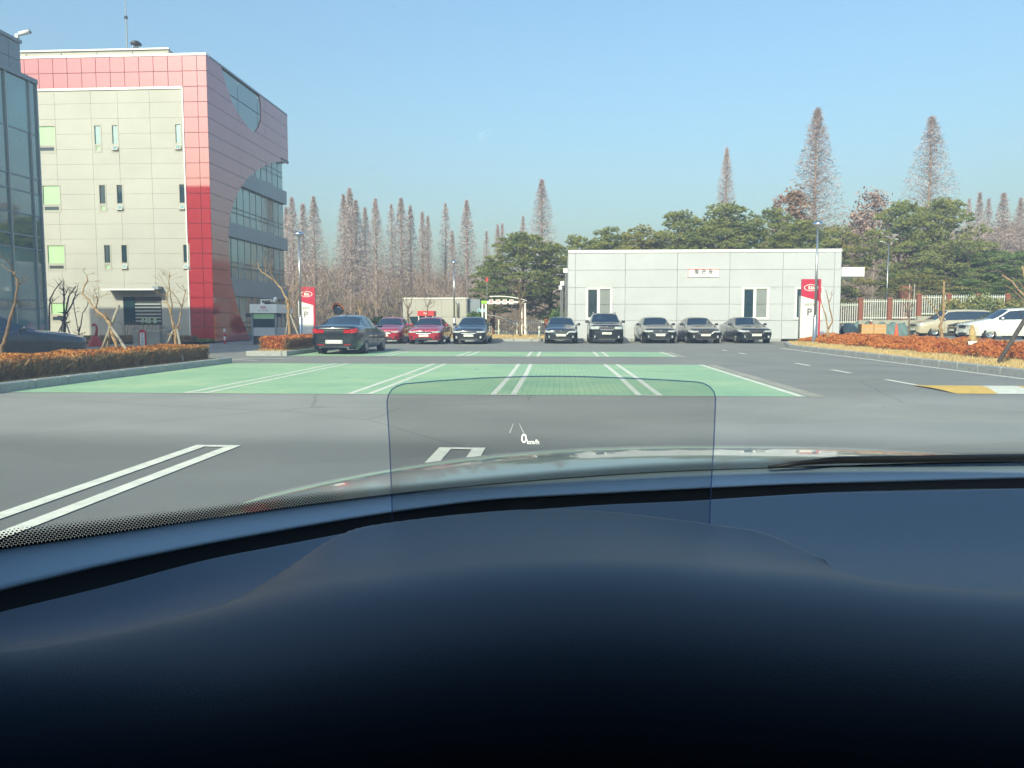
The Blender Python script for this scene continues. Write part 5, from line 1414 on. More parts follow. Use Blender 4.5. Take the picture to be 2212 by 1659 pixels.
bush(818, 682, 60, 1.6, 'dark green bush beyond the first red car', 'needle_d', 53)
bush(2060, 640, 58.5, 2.6, 'loose green bush over the picket fence behind the beige minivan', 'needle_y', 54, 1800, 0.3)
bush(2120, 628, 58.5, 3.2, 'large loose bush at the right end of the picket fence', 'needle', 55, 2400, 0.3)
bush(2180, 640, 58.0, 3.0, 'loose bush behind the roof of the white minivan', 'needle_y', 56, 2200, 0.3)
bush(1205, 660, 60, 1.8, 'low mixed bush left of the white building downpipes', 'needle_d', 57)
bush(438, 734, 41.6, 1.3, 'small dark shrub at the foot of the red column', 'needle_d', 58, 700)

# --- brown thicket and wooded hill beyond
g = np.random.default_rng(77)
def twig_field(n, x0, x1, y0, y1, hmax, name, m, seed, lmin=0.7, lmax=2.2, w=0.06, ground=None):
    g = np.random.default_rng(seed)
    x = g.uniform(x0, x1, n); y = g.uniform(y0, y1, n)
    hm = hmax*(0.65+0.35*np.sin(x*0.45+seed)*np.cos(x*0.17+y*0.3))
    z = hm*g.random(n)**1.5
    if ground is not None: z = z + ground(x, y)
    B = np.stack([x, y, z], axis=1)
    D = np.stack([g.normal(0, .45, n), g.normal(0, .45, n), np.abs(g.normal(.75, .35, n))], axis=1)*g.uniform(lmin, lmax, (n, 1))
    return quads_mesh(name, blades(g, B, D, w), M[m])
tag(link('woodland', twig_field(15000, -58, 4, 74, 104, 7.0, 'woodland', 'twig_brown', 5)), 'brown leafless thicket behind the cars and container office', 'woodland', None, 'stuff')
tag(link('woodland', twig_field(9000, 20, 75, 76, 100, 8.0, 'woodland', 'twig_brown', 6)), 'brown leafless thicket behind the right picket fence', 'woodland', None, 'stuff')
M['hill'] = mat('wooded_hill', (0.13, 0.088, 0.055), 0.95, var=0.35, vscale=0.15, bump=0.8, bscale=0.6)
ridge = [(-400, 590), (300, 600), (640, 575), (800, 585), (950, 600), (1150, 625), (1400, 600), (1650, 560), (1850, 520), (2000, 512), (2212, 489), (2500, 470), (3200, 480)]
rows = []; HYY = 190.0
xs_ = [A(p, 500, HYY).x for p in range(-400, 3201, 25)]
def ridge_z(x):
    px = VX + x*F/HYY
    return A(1106, pl(px, ridge), HYY).z
rr = random.Random(8)
for k in range(7):
    t = k/6; y = 112 + t*(HYY-112)
    rows.append([(x*y/HYY, y, ridge_z(x)*(t**0.8)+ (rr.uniform(-.7, .9) if k else -0.5)) for x in xs_])
rows.append([(x*1.5, 290, -2) for x in xs_])
MB().grid(rows).build('hill', M['hill'], None, True, kind='structure')
gx = np.array(xs_); gzv = np.array([ridge_z(x) for x in xs_])
def hill_ground(x, y):
    t = np.clip((y-112)/(HYY-112), 0, 1); return np.interp(x*HYY/y, gx, gzv)*(t**0.8)-0.4
tag(link('woodland', twig_field(26000, -75, 125, 128, 190, 2.6, 'woodland', 'twig_brown', 7, 1.0, 2.6, 0.10, hill_ground)), 'brown bare woods covering the low hill in the distance', 'woodland', None, 'stuff')

# --- bare pruned trees close by: limbs follow the real ones
def bare_tree(name, label, Y, limbs, m, twigs=(), stakes=(), group=None, seed=1, base=None, twn=5, cat='tree', twl=0.5):
    rr = random.Random(seed)
    b = A(*limbs[0][0][0], Y); b.z = base if base is not None else b.z
    e = empty(name, (b.x, Y, b.z), 0, label, cat, group)
    for li, (pts, r0, r1) in enumerate(limbs):
        W_ = []
        for i, p in enumerate(pts):
            dy = 0.0 if li == 0 else (0.10 if li % 2 else -0.12)*i
            W_.append(A(p[0], p[1], Y+dy) - Vector((b.x, Y, b.z)))
        if li == 0: W_[0].z = 0.0
        P_ = []
        for i in range(len(W_)-1):
            for k in range(3): P_.append(W_[i].lerp(W_[i+1], k/3) + (Vector((rr.gauss(0, 1), rr.gauss(0, 1), 0))*r0*0.22 if (i or k) else Vector()))
        P_.append(W_[-1]); n = len(P_)
        mb = MB().tube(P_, [0.82*lerp(r0, r1, i/(n-1))*rr.uniform(.9, 1.12) for i in range(n)], 8)
        if m in ('bark_gold', 'bark', 'bark_dark') and twn:
            for q in range(twn):
                s = P_[rr.randrange(n//2, n)]; d = Vector((rr.gauss(0, .6), rr.gauss(0, .6), rr.uniform(.1, 1))).normalized()*rr.uniform(.3, 1)*twl
                mid = s+d*0.5+Vector((rr.gauss(0, .04), rr.gauss(0, .04), 0))
                mb.tube([s, mid, s+d], [r1*0.5, r1*0.35, 0.003], 5, False)
                for _ in range(2):
                    d2 = (d.normalized()+Vector((rr.gauss(0, .6), rr.gauss(0, .6), rr.gauss(0, .4)))).normalized()*0.4*twl
                    mb.tube([mid, mid+d2], [r1*0.28, 0.002], 4, False)
        mb.build('trunk' if li == 0 else 'limb', M[m], e, True)
    for s in stakes:
        dy = 0.7 if len(s) > 2 else (-0.4 if s[1][0] > s[0][0] else 0.35)
        q = [A(s[0][0], s[0][1], Y-0.06) - Vector((b.x, Y, b.z)), A(s[1][0], s[1][1], Y+dy) - Vector((b.x, Y, b.z))]
        if q[0].z-q[1].z > 0.05: q[1] = q[0] + (q[1]-q[0])*((q[0].z-0.03)/(q[0].z-q[1].z))
        MB().tube(q[:2], 0.035, 8).build('stake', M['stake'], e, True)
    return e
f8 = lambda l: [(x*0.11905, 592.5+0.11905*y) for x, y in l]
f1 = lambda l: [(219.4+x*0.124, 592.5+0.124*y) for x, y in l]
f7 = lambda l: [(526.7+x*0.1124, 592.5+0.1124*y) for x, y in l]
f2 = lambda l: [(855.8+x*0.1389, 619.9+0.1389*y) for x, y in l]
f5 = lambda l: [(1553.7+x*0.2976, 384+0.2976*y) for x, y in l]
bare_tree('pruned_tree', 'leaning bare pruned tree at the left edge before the navy sedan', 16.0,
  [(f8([(5, 1480), (40, 1300), (110, 1100), (190, 850), (245, 620), (300, 440), (330, 200), (300, 90), (250, -60)]), 0.050, 0.022),
   (f8([(340, 210), (360, 185), (382, 160)]), 0.02, 0.010), (f8([(250, -50), (190, -180), (120, -260), (40, -300)]), 0.018, 0.008), (f8([(255, -40), (180, -60), (100, -110), (20, -200)]), 0.015, 0.006)], 'bark', seed=3, base=0.13, twl=0.35)
bare_tree('pruned_tree', 'staked pruned tree with bent branch in the left hedge before the red stand', 18.6,
  [(f8([(2110, 1420), (2105, 1280), (2040, 1080), (1975, 870), (1900, 770), (1740, 640)]), 0.055, 0.040),
   (f8([(1740, 640), (1640, 510), (1490, 345), (1535, 220), (1590, 110), (1575, 20)]), 0.034, 0.012), (f8([(1745, 620), (1770, 490), (1762, 420)]), 0.022, 0.015), (f8([(1745, 560), (1700, 480), (1690, 380)]), 0.014, 0.008)],
  'bark_gold', stakes=[f8([(2155, 570), (1825, 1425)]), f8([(2020, 960), (2330, 1425)]), f8([(1990, 960), (1955, 1400), (0, 0)])], seed=4, base=0.13, twl=0.4)
bare_tree('pruned_tree', 'forked bare tree at the far end of the left hedge', 21.0,
  [(f1([(1310, 1260), (1290, 1100), (1270, 960)]), 0.055, 0.045),
   (f1([(1270, 970), (1215, 720), (1160, 550), (1125, 430), (1165, 280)]), 0.035, 0.018), (f1([(1215, 700), (1222, 500), (1190, 270), (1175, 100), (1190, -40)]), 0.026, 0.010),
   (f1([(1300, 960), (1345, 850), (1390, 590), (1435, 400), (1475, 260)]), 0.030, 0.014), (f1([(1390, 560), (1300, 400), (1230, 300), (1040, 180)]), 0.018, 0.008), (f1([(1170, 240), (1080, 150), (1030, 60)]), 0.012, 0.006)],
  'bark_gold', stakes=[f1([(1240, 1000), (1150, 1220)]), f1([(1318, 960), (1362, 1215)])], seed=5, base=0.13, twl=0.45)
bare_tree('pruned_tree', 'dark shaded pruned tree on stakes beside the glass building', 37.5,
  [(f8([(1170, 1140), (1170, 900), (1175, 720)]), 0.09, 0.075), (f8([(1170, 740), (1160, 560), (1162, 380), (1155, 250)]), 0.055, 0.04), (f8([(1180, 730), (1205, 640), (1240, 400), (1290, 340), (1375, 220)]), 0.05, 0.03), (f8([(1195, 720), (1300, 560), (1350, 430), (1392, 305)]), 0.05, 0.03), (f8([(1165, 400), (1200, 340), (1230, 270)]), 0.03, 0.02)],
  'bark_dark', stakes=[f8([(1160, 860), (1010, 1150)]), f8([(1190, 850), (1290, 1150)]), f8([(1140, 860), (1100, 1140), (0, 0)])], seed=6, base=0.12, twl=0.6)
bare_tree('pruned_tree', 'thin V-shaped sapling against the shaded cream wall', 41.6,
  [(f8([(1432, 1140), (1432, 1040)]), 0.05, 0.045), (f8([(1430, 1050), (1390, 850), (1350, 640), (1338, 480)]), 0.035, 0.02), (f8([(1438, 1040), (1480, 850), (1500, 700), (1560, 620), (1605, 520)]), 0.035, 0.02)], 'bark_dark', seed=7, base=0.12)
bare_tree('pruned_tree', 'slanting bare branch tree at the glass building corner', 38.5,
  [(f8([(880, 1140), (890, 800), (900, 560), (905, 450)]), 0.06, 0.04), (f8([(905, 450), (970, 330), (1040, 220), (1120, 130)]), 0.04, 0.02), (f8([(905, 520), (960, 500), (1005, 455)]), 0.03, 0.015)], 'bark_dark', seed=8, base=0.12, twl=0.5)
for k, (px, lab) in enumerate(((272, 'thin shrub left of the entrance louvres'), (293, 'thin shrub below the left of the lit entrance window'), (313, 'thin shrub below the right of the lit entrance window'), (333, 'thin shrub at the right end of the entrance louvres'))):
    bare_tree('bare_shrub', lab, 41.8, [([(px, 742), (px-1, 722), (px-5, 690)], 0.03, 0.01), ([(px, 735), (px+4, 712), (px+8, 685)], 0.02, 0.008), ([(px, 738), (px-5, 715), (px-11, 700)], 0.015, 0.006)], 'bark_dark', seed=20+k, base=0.12, cat='shrub', group='thin bare shrubs under the entrance')
bare_tree('pruned_tree', 'golden-barked pruned tree on the small island beside the left sign pylon', 31.0,
  [(f7([(870, 1320), (868, 1000), (858, 700), (852, 560), (840, 480)]), 0.085, 0.062),
   (f7([(840, 490), (780, 400), (720, 270), (640, 190), (580, 120), (440, 20), (360, -30), (290, -110), (262, -230)]), 0.055, 0.018),
   (f7([(862, 560), (880, 390), (850, 300), (760, 245)]), 0.036, 0.014), (f7([(880, 390), (950, 290), (1000, 200), (1020, -20)]), 0.026, 0.010),
   (f7([(880, 640), (990, 530), (1090, 380), (1130, 290), (1180, 190), (1170, 60)]), 0.030, 0.012), (f7([(1090, 390), (1220, 290), (1370, 220)]), 0.018, 0.008),
   (f7([(560, 110), (520, -60), (480, -210)]), 0.022, 0.010), (f7([(420, 10), (420, -120), (390, -240)]), 0.018, 0.008)],
  'bark_gold', stakes=[f7([(890, 770), (1140, 1395)]), f7([(850, 880), (790, 1240)])], seed=9, base=0.13, twl=0.5)
bare_tree('bare_tree', 'grey Y-shaped young tree before the container office', 52.0,
  [(f2([(195, 720), (188, 520), (180, 340)]), 0.085, 0.07), (f2([(180, 350), (140, 270), (100, 195)]), 0.045, 0.02), (f2([(185, 350), (225, 290), (250, 165)]), 0.045, 0.02), (f2([(182, 340), (165, 240), (160, 160)]), 0.035, 0.02)],
  'bark', stakes=[f2([(205, 490), (255, 640)]), f2([(170, 500), (95, 640)])], seed=10, base=0.13, twl=0.7)
bare_tree('bare_tree', 'thin bare shrub tree above the red-topped kiosk', 54.0,
  [(f2([(480, 640), (485, 400), (490, 300)]), 0.05, 0.03), (f2([(488, 320), (450, 230), (435, 180)]), 0.02, 0.01), (f2([(490, 310), (530, 240), (530, 170)]), 0.02, 0.01), (f2([(490, 330), (580, 300), (600, 230)]), 0.02, 0.01)], 'bark', seed=11, base=0.13, twl=0.9, twn=8)
bare_tree('bare_tree', 'golden young tree with upright branches left of the first red car', 53.0,
  [([(779, 718), (779, 690), (778, 672)], 0.09, 0.07), ([(778, 676), (772, 660), (770, 650)], 0.04, 0.02), ([(779, 674), (785, 660), (787, 649)], 0.04, 0.02), ([(778, 674), (778, 655)], 0.04, 0.02)], 'bark_gold', seed=12, base=0.13, twl=0.6)
bare_tree('bare_tree', 'staked grey tree standing in front of the smoking shelter', 50.5,
  [(f2([(1930, 790), (1930, 560), (1928, 380), (1935, 240)]), 0.10, 0.075), (f2([(1935, 250), (1900, 120), (1850, -10)]), 0.05, 0.02), (f2([(1940, 250), (1970, 150), (2005, 10)]), 0.045, 0.02), (f2([(1930, 400), (1960, 370), (1950, 300)]), 0.03, 0.015), (f2([(1935, 240), (1925, 100), (1915, -20)]), 0.04, 0.02)],
  'bark', stakes=[f2([(1965, 490), (1795, 790)]), f2([(1945, 530), (2085, 790)])], seed=13, base=0.13, twl=1.0, twn=7)
bare_tree('pruned_tree', 'two-stemmed pruned tree beside the right sign pylon', 37.5,
  [(f5([(790, 1190), (788, 1100)]), 0.075, 0.062), (f5([(790, 1100), (775, 1010), (748, 930), (735, 860), (742, 800)]), 0.046, 0.022), (f5([(792, 1100), (822, 1040), (800, 950), (795, 890), (772, 815)]), 0.050, 0.020), (f5([(800, 900), (820, 850), (838, 830)]), 0.026, 0.012), (f5([(812, 850), (815, 830), (826, 818)]), 0.016, 0.010)], 'bark_gold', seed=14, base=0.13, twn=0)
bare_tree('pruned_tree', 'broom-shaped bare sapling with many whips before the beige minivan', 33.9,
  [(f5([(1378, 1190), (1376, 1060), (1372, 1010)]), 0.045, 0.036)] + [(f5([(1372, 1020), (1372+dx*0.45, 920), (1372+dx, 770+abs(dx)*0.1)]), 0.016, 0.007) for dx in (-65, -40, -18, 5, 28, 52, 82)], 'bark', seed=15, base=0.13, twn=2, twl=0.3)
bare_tree('pruned_tree', 'golden bare tree with a cut top in the orange shrubs before the beige minivan', 31.0,
  [(f5([(1612, 1230), (1622, 1150), (1602, 1080), (1615, 1030), (1630, 960), (1632, 860), (1632, 755)]), 0.085, 0.042), (f5([(1610, 1040), (1560, 940), (1520, 890), (1488, 850)]), 0.036, 0.018), (f5([(1625, 850), (1612, 820), (1605, 798)]), 0.022, 0.014)], 'bark_gold', seed=16, base=0.13, twn=0)
bare_tree('pruned_tree', 'bare tree with thick pruned limbs cut by the right edge', 22.5,
  [(f5([(2330, 1400), (2310, 1100), (2290, 950)]), 0.07, 0.055), (f5([(2290, 960), (2200, 840), (2120, 750), (2050, 705)]), 0.040, 0.026), (f5([(2290, 970), (2190, 870), (2130, 810), (2075, 780)]), 0.022, 0.014), (f5([(2300, 980), (2225, 800), (2200, 640)]), 0.040, 0.030), (f5([(2230, 830), (2180, 760), (2130, 725)]), 0.016, 0.010)], 'bark_gold', seed=17, base=0.13, twn=0,
  stakes=[])
sk0, sk1 = A(2225, 680, 21.0), A(2136, 777, 21.0)
e = empty('tree_stake', (sk1.x, 20.6, 0.13), 0, 'dark slanting wooden support stake at the right edge', 'stake')
MB().tube([(0, 0, 0), (sk0.x-sk1.x, 0.5, sk0.z-0.13)], 0.055, 8).build('pole', M['bark_dark'], e, True)
wq = A(2103, 735, 26.0)
e = empty('wrapped_tree', (wq.x, 26.0, 0.13), 0, 'young tree trunk wrapped in straw with a white tag in the orange shrubs', 'tree')
hq = A(2100, 701, 26.0).z-0.13
MB().tube([(0.06, 0, 0), (0.05, 0, hq*.3), (-0.04, 0, hq*.6), (-0.06, 0, hq*.8), (-0.05, 0, hq)], [0.075, 0.08, 0.095, 0.085, 0.03], 10).build('straw_wrap', M['straw'], e, True)
B = np.array([[random.Random(i).uniform(-.15, .15), random.Random(i+99).uniform(-.15, .15), hq*random.Random(i+7).uniform(.2, 1)] for i in range(400)])
link('loose_straw', quads_mesh('loose_straw', blades(g, B, rnd_unit(g, 400)*0.09+np.array([0, 0, -.05]), 0.012), M['straw']), e)
MB().bbox(-0.24, 0.02, -0.17, -0.155, hq*0.36, hq*0.47, 0.005).build('tag', M['white_trim'], e)
MB().tube([(0.06, 0, hq*.37), (0.06, 0, hq*.40)], 0.152, 10).build('tie', M['stem_grey'], e)

# --- hedges
def hedge(name, label, x0, x1, y0, y1, z0, z1, seed, leafm='leaf_orange', n_leaf=16000, n_stem=9000, lsize=0.045, side=0.15):
    g = np.random.default_rng(seed); e = empty(name, ((x0+x1)/2, (y0+y1)/2, z0), 0, label, 'hedge')
    cx_, cy_ = (x0+x1)/2, (y0+y1)/2; h = z1-z0
    hx, hy = (x1-x0)/2, (y1-y0)/2
    def rnd_top(x, y): return h*(0.93+0.05*np.sin(y*3.1+x)+0.04*np.sin(y*7.3)*np.cos(x*5))
    n1 = int(n_leaf*(1-side)); x = g.uniform(-hx, hx, n1); y = g.uniform(-hy, hy, n1)
    ed = np.minimum(hx-np.abs(x), hy-np.abs(y)); rd = np.clip(1-ed/0.12, 0, 1)**2*0.07
    z = rnd_top(x, y)-rd-np.abs(g.normal(0, 0.028, n1))+0.02
    n2 = n_leaf-n1; s = g.integers(0, 4, n2); u = g.uniform(-1, 1, n2)
    sx = np.where(s == 0, hx, np.where(s == 1, -hx, u*hx)); sy = np.where(s == 2, hy, np.where(s == 3, -hy, u*hy))
    wgt = g.random(n2)**0.45
    C = np.concatenate([np.stack([x, y, z], 1), np.stack([sx+g.normal(0, .02, n2), sy+g.normal(0, .02, n2), h*wgt*0.95], 1)])
    link('foliage', quads_mesh('foliage', leaf_quads(g, C, lsize, 0.25), M[leafm]), e)
    B = np.stack([g.uniform(-hx*.98, hx*.98, n_stem), g.uniform(-hy*.99, hy*.99, n_stem), h*0.62*g.random(n_stem)], 1)
    k = n_stem*2//3                                        # most of the twigs near the faces
    B[:k//2, 0] = hx-np.abs(g.normal(0, .05, k//2)); q = k-k//2; B[k//2:k, 0] = np.where(g.random(q) < .5, -hx+.03, hx-.02); B[k//2:k//2+q//4, 1] = -hy+np.abs(g.normal(0, .04, q//4))
    D = np.stack([g.normal(0, .35, n_stem), g.normal(0, .35, n_stem), np.abs(g.normal(.8, .3, n_stem))], 1)*g.uniform(.10, .26, (n_stem, 1))*h/0.45
    D[:, 2] = np.minimum(D[:, 2], h*0.97-B[:, 2])
    link('stems', quads_mesh('stems', blades(g, B, D, 0.022), M['stem_grey']), e)
    MB().box(-hx+0.12, hx-0.12, -hy+0.12, hy-0.12, 0.0, h*0.80).build('inner_thicket', M['stem_grey'], e)
    return e
hedge('hedge', 'long clipped hedge with orange leafy top along the left kerb', -11.15, -10.02, 10.5, 21.9, 0.13, 0.58, 61, n_leaf=34000, n_stem=26000, lsize=0.036)
hedge('hedge', 'short clipped hedge around the golden tree on the small island', -10.85, -9.95, 28.0, 35.4, 0.13, 0.66, 62, 'leaf_red', 9000, 7000, 0.055, 0.45)
hedge('hedge', 'low dark hedge strip at the foot of the shaded cream wall', -29, -19.6, 40.9, 41.5, 0.12, 0.42, 63, 'stem_grey', 5000, 5000, 0.07)
hedge('hedge', 'small orange hedge clump between the kiosk and the slim lamp post', A(945, 716, 50).x, A(972, 716, 50).x, 49.6, 50.4, 0.13, 0.85, 64, 'leaf_orange', 2200, 900, 0.08, .5)
hedge('hedge', 'small orange hedge clump between the two red cars', A(872, 716, 50).x, A(900, 716, 50).x, 49.6, 50.4, 0.13, 0.75, 65, 'leaf_orange', 2200, 900, 0.08, .5)
# red-orange azalea mass on the right island
g = np.random.default_rng(71)
n = 130000
y = 19.0 + 23.0*g.random(n)**1.0; xl_ = 12.35-0.25*np.sin(y*1.9)-0.15*np.sin(y*4.7); x = xl_ + (15.4-xl_)*g.random(n)**1.25
hm = 0.33+0.07*np.sin(x*3.7+y*1.3)+0.07*np.sin(y*2.9-x*2)+0.05*np.sin(y*8+x*6)
edge = np.clip((x-xl_)/0.45, 0, 1); hm = hm*(0.35+0.65*np.sqrt(edge))
z = 0.13+hm*(1-0.55*g.random(n)**2.0)
e = empty('azalea_bed', (13.5, 30, 0.13), 0, 'mass of low red-orange azalea shrubs on the right kerbed island', 'shrubs', None, 'stuff')
link('foliage', quads_mesh('foliage', leaf_quads(g, np.stack([x-13.5, y-30, z-0.13], 1), 0.038, 0.5), M['leaf_red']), e)
n = 14000; k = g.integers(0, 130000, n)
link('stems', quads_mesh('stems', blades(g, np.stack([x[k]-13.5+g.normal(0, .05, n), y[k]-30, np.zeros(n)], 1), np.stack([g.normal(0, .08, n), g.normal(0, .08, n), hm[k]*0.9], 1), 0.02), M['stem_grey']), e)
e['kind'] = 'stuff'
def dry_grass(label, polyx, y0, y1, n, h, seed, w=0.022):
    g = np.random.default_rng(seed); y = g.uniform(y0, y1, n); u = g.random(n)
    x = np.array([lerp(*polyx(yy), uu) for yy, uu in zip(y, u)])
    B = np.stack([x, y, np.full(n, 0.125)], 1); D = np.stack([g.normal(0, .45, n), g.normal(0, .45, n), np.abs(g.normal(.8, .3, n))], 1)*h*g.uniform(.5, 1.4, (n, 1))
    tag(link('dry_grass', quads_mesh('dry_grass', blades(g, B, D, w), M['straw'])), label, 'grass', None, 'stuff')
dry_grass('straw-coloured dry grass between the right kerb and the azaleas', lambda y: (10.46 if y < 36 else 10.46+(y-36)*.23, 12.7), 14, 41, 30000, 0.085, 81)
dry_grass('dry grass at the foot of the left hedge', lambda y: (-10.12, -9.82), 11, 22.4, 5000, 0.05, 82)
dry_grass('dry grass round the small island hedge', lambda y: (-10.9, -9.82) if y < 28.2 else (-10.05, -9.82), 27.4, 35.8, 5000, 0.10, 83)
dry_grass('dry grass in front of the smoking shelter', lambda y: (-12.5, -0.5), 47.1, 57, 14000, 0.14, 84, 0.04)
# ------------------------------------------------------------------ the car we sit in
own = empty('own_car', (0.37, 1.0, 0), 0, 'interior and bonnet of the car the picture is taken from, with blue-black dashboard', 'car')
OWI = Matrix.Translation((-0.37, -1.0, 0))
EZ = EYE.z
def CP(mb, n, m, smooth=True, parent=None, **k):
    o = mb.build(n, M[m] if isinstance(m, str) else m, parent or own, smooth, **k)
    if parent is None: o.matrix_parent_inverse = OWI
    return o
def curve(pts, px):                                        # smooth (Catmull-like) sampling
    return smooth_pl(px, pts, 60)
frit_lo = [(-400, 1262), (0, 1184), (89, 1173), (214, 1155), (428, 1123), (670, 1089), (846, 1066.5), (966, 1053.5), (1165, 1036), (1363, 1022), (1482, 1016), (1646, 1010.5), (1995, 1000), (2212, 996), (2600, 990), (3000, 1012), (3400, 1062)]
frit_hi = [(-400, 1206), (0, 1138), (200, 1117), (428, 1092), (670, 1059.5), (846, 1041), (966, 1031), (1165, 1012), (1363, 996), (1522, 988), (1710, 983), (1995, 973.4), (2212, 971), (2600, 968), (3000, 988), (3400, 1036)]
ledge_lo = [(-400, 1375), (0, 1269), (223, 1216), (446, 1171), (670, 1131), (846, 1103), (1046, 1076.5), (1244, 1065.6), (1482, 1053.7), (1710, 1043), (1959, 1036), (2212, 1029), (2600, 1022), (3000, 1044), (3400, 1100)]
pad_hi = [(-400, 1435), (0, 1322), (223, 1269), (446, 1208), (656, 1169), (846, 1132), (1046, 1108), (1323, 1089), (1482, 1083), (1646, 1072), (1781, 1064), (2212, 1055), (2600, 1047), (3000, 1072), (3400, 1135)]
def on_plane(c, px, z): return G(px, curve(c, px), EZ+z)
PXS = [(-360 + 40*i) for i in range(94)]
base = [on_plane(frit_lo, p, -0.190) for p in PXS]
# windscreen: from its base curve up to the header above us
HD_Y, HD_Z = 0.42, EZ+0.188
def head_pt(b):
    dx = b.x-0.37
    return Vector((0.37+dx*0.86, HD_Y-0.10*(dx/0.8)**2, HD_Z-0.035*(dx/0.8)**2))
M['windscreen'] = glass_mat('windscreen_glass', (0.955, 0.985, 0.925), 1.5, 0.0, 0.075, (0.80, 0.88, 0.90))
wnt = M['windscreen'].node_tree
_mix = [n for n in wnt.nodes if n.type == 'MIX_SHADER'][-1]
_mr = _mix.inputs[0].links[0].from_node
_tc = [n for n in wnt.nodes if n.type == 'TEX_COORD'][0]
_v = wnt.nodes.new('ShaderNodeTexVoronoi'); _v.inputs['Scale'].default_value = 26.0
_lt = wnt.nodes.new('ShaderNodeMapRange'); _lt.inputs[1].default_value = 0.035; _lt.inputs[2].default_value = 0.09; _lt.inputs[3].default_value = 0.10; _lt.inputs[4].default_value = 0.0
_sep = wnt.nodes.new('ShaderNodeSeparateColor'); _gt = wnt.nodes.new('ShaderNodeMath'); _gt.operation = 'GREATER_THAN'; _gt.inputs[1].default_value = 0.72
_mu = wnt.nodes.new('ShaderNodeMath'); _mu.operation = 'MULTIPLY'; _ad = wnt.nodes.new('ShaderNodeMath'); _ad.operation = 'ADD'
wnt.links.new(_tc.outputs['Object'], _v.inputs['Vector']); wnt.links.new(_v.outputs['Distance'], _lt.inputs[0]); wnt.links.new(_v.outputs['Color'], _sep.inputs[0])
wnt.links.new(_sep.outputs[0], _gt.inputs[0]); wnt.links.new(_lt.outputs[0], _mu.inputs[0]); wnt.links.new(_gt.outputs[0], _mu.inputs[1])
wnt.links.new(_mr.outputs[0], _ad.inputs[0]); wnt.links.new(_mu.outputs[0], _ad.inputs[1]); wnt.links.new(_ad.outputs[0], _mix.inputs[0])
def ws_pt(b, t):
    h = head_pt(b); p = b.lerp(h, t); n = (h-b).normalized()
    return p + Vector((0, 0.03, 0.045))*math.sin(math.pi*t)*0.6
def ws_hit(px, py):                                        # where the line of sight meets the windscreen sheet
    d = ray(px, py); best = None
    b = on_plane(frit_lo, px, -0.190)
    lo, hi = 0.0, 0.6
    for _ in range(40):
        t = (lo+hi)/2; p = ws_pt(b, t)
        q = EYE + d*(p.y/d.y)
        if p.z < q.z: lo = t
        else: hi = t
    return (lo+hi)/2
NV = 14
CP(MB().grid([[ws_pt(b, k/NV) for b in base] for k in range(NV+1)]), 'windscreen', M['windscreen'])
# printed dot band along the lower edge of the glass
fm = bpy.data.materials.new('frit_dots'); fm.use_nodes = True
nt = fm.node_tree; L_ = nt.links.new; nt.nodes.remove(nt.nodes['Principled BSDF'])
uv = nt.nodes.new('ShaderNodeUVMap'); sep = nt.nodes.new('ShaderNodeSeparateXYZ'); L_(uv.outputs[0], sep.inputs[0])
def mth(op, a, b=None, c=None):
    n = nt.nodes.new('ShaderNodeMath'); n.operation = op
    for i, x in enumerate((a, b, c)):
        if x is None: continue
        if isinstance(x, (int, float)): n.inputs[i].default_value = x
        else: L_(x, n.inputs[i])
    return n.outputs[0]
U, V = sep.outputs[0], sep.outputs[1]
pitch = 0.0031
row = mth('FLOOR', mth('DIVIDE', V, pitch*0.8))
uo = mth('ADD', mth('DIVIDE', U, pitch), mth('MULTIPLY', mth('MODULO', row, 2.0), 0.5))
du = mth('SUBTRACT', mth('FRACT', uo), 0.5); dv = mth('SUBTRACT', mth('FRACT', mth('DIVIDE', V, pitch*0.8)), 0.5)
dist = mth('SQRT', mth('ADD', mth('MULTIPLY', du, du), mth('MULTIPLY', mth('MULTIPLY', dv, dv), 0.64)))
vn = nt.nodes.new('ShaderNodeAttribute'); vn.attribute_name = 'band'
radv = mth('MULTIPLY', mth('SUBTRACT', 1.15, mth('POWER', vn.outputs['Fac'], 4.0)), 0.40)
isd = mth('GREATER_THAN', mth('MAXIMUM', mth('SUBTRACT', radv, dist), mth('SUBTRACT', 0.11, vn.outputs['Fac'])), 0.0)
tr_ = nt.nodes.new('ShaderNodeBsdfTransparent'); bk = nt.nodes.new('ShaderNodeBsdfDiffuse'); bk.inputs[0].default_value = (0.012, 0.014, 0.016, 1)
mxs = nt.nodes.new('ShaderNodeMixShader'); L_(isd, mxs.inputs[0]); L_(tr_.outputs[0], mxs.inputs[1]); L_(bk.outputs[0], mxs.inputs[2]); L_(mxs.outputs[0], nt.nodes['Material Output'].inputs[0])
rowsF, uvs, band = [], [], []
acc = 0.0; NB = 6
tops = [ws_hit(p, curve(frit_hi, p)) for p in PXS]
for k in range(NB+1):
    rowsF.append([ws_pt(b, max(0.0, t)*k/NB) + Vector((0, -0.0015, -0.0015)) for b, t in zip(base, tops)])
fo_ = CP(MB().grid(rowsF), 'dot_band', fm)
me = fo_.data; ul = me.uv_layers.new(name='UVMap'); ba = me.attributes.new('band', 'FLOAT', 'POINT')
m_ = len(PXS); cum = [0.0]
for i in range(1, m_): cum.append(cum[-1]+(base[i]-base[i-1]).length)
for i, lp in enumerate(me.loops):
    vi = lp.vertex_index; k, j = divmod(vi, m_)
    ul.data[i].uv = (cum[j], (rowsF[k][j]-rowsF[0][j]).length)
for vi in range(len(me.vertices)): ba.data[vi].value = (vi//m_)/NB
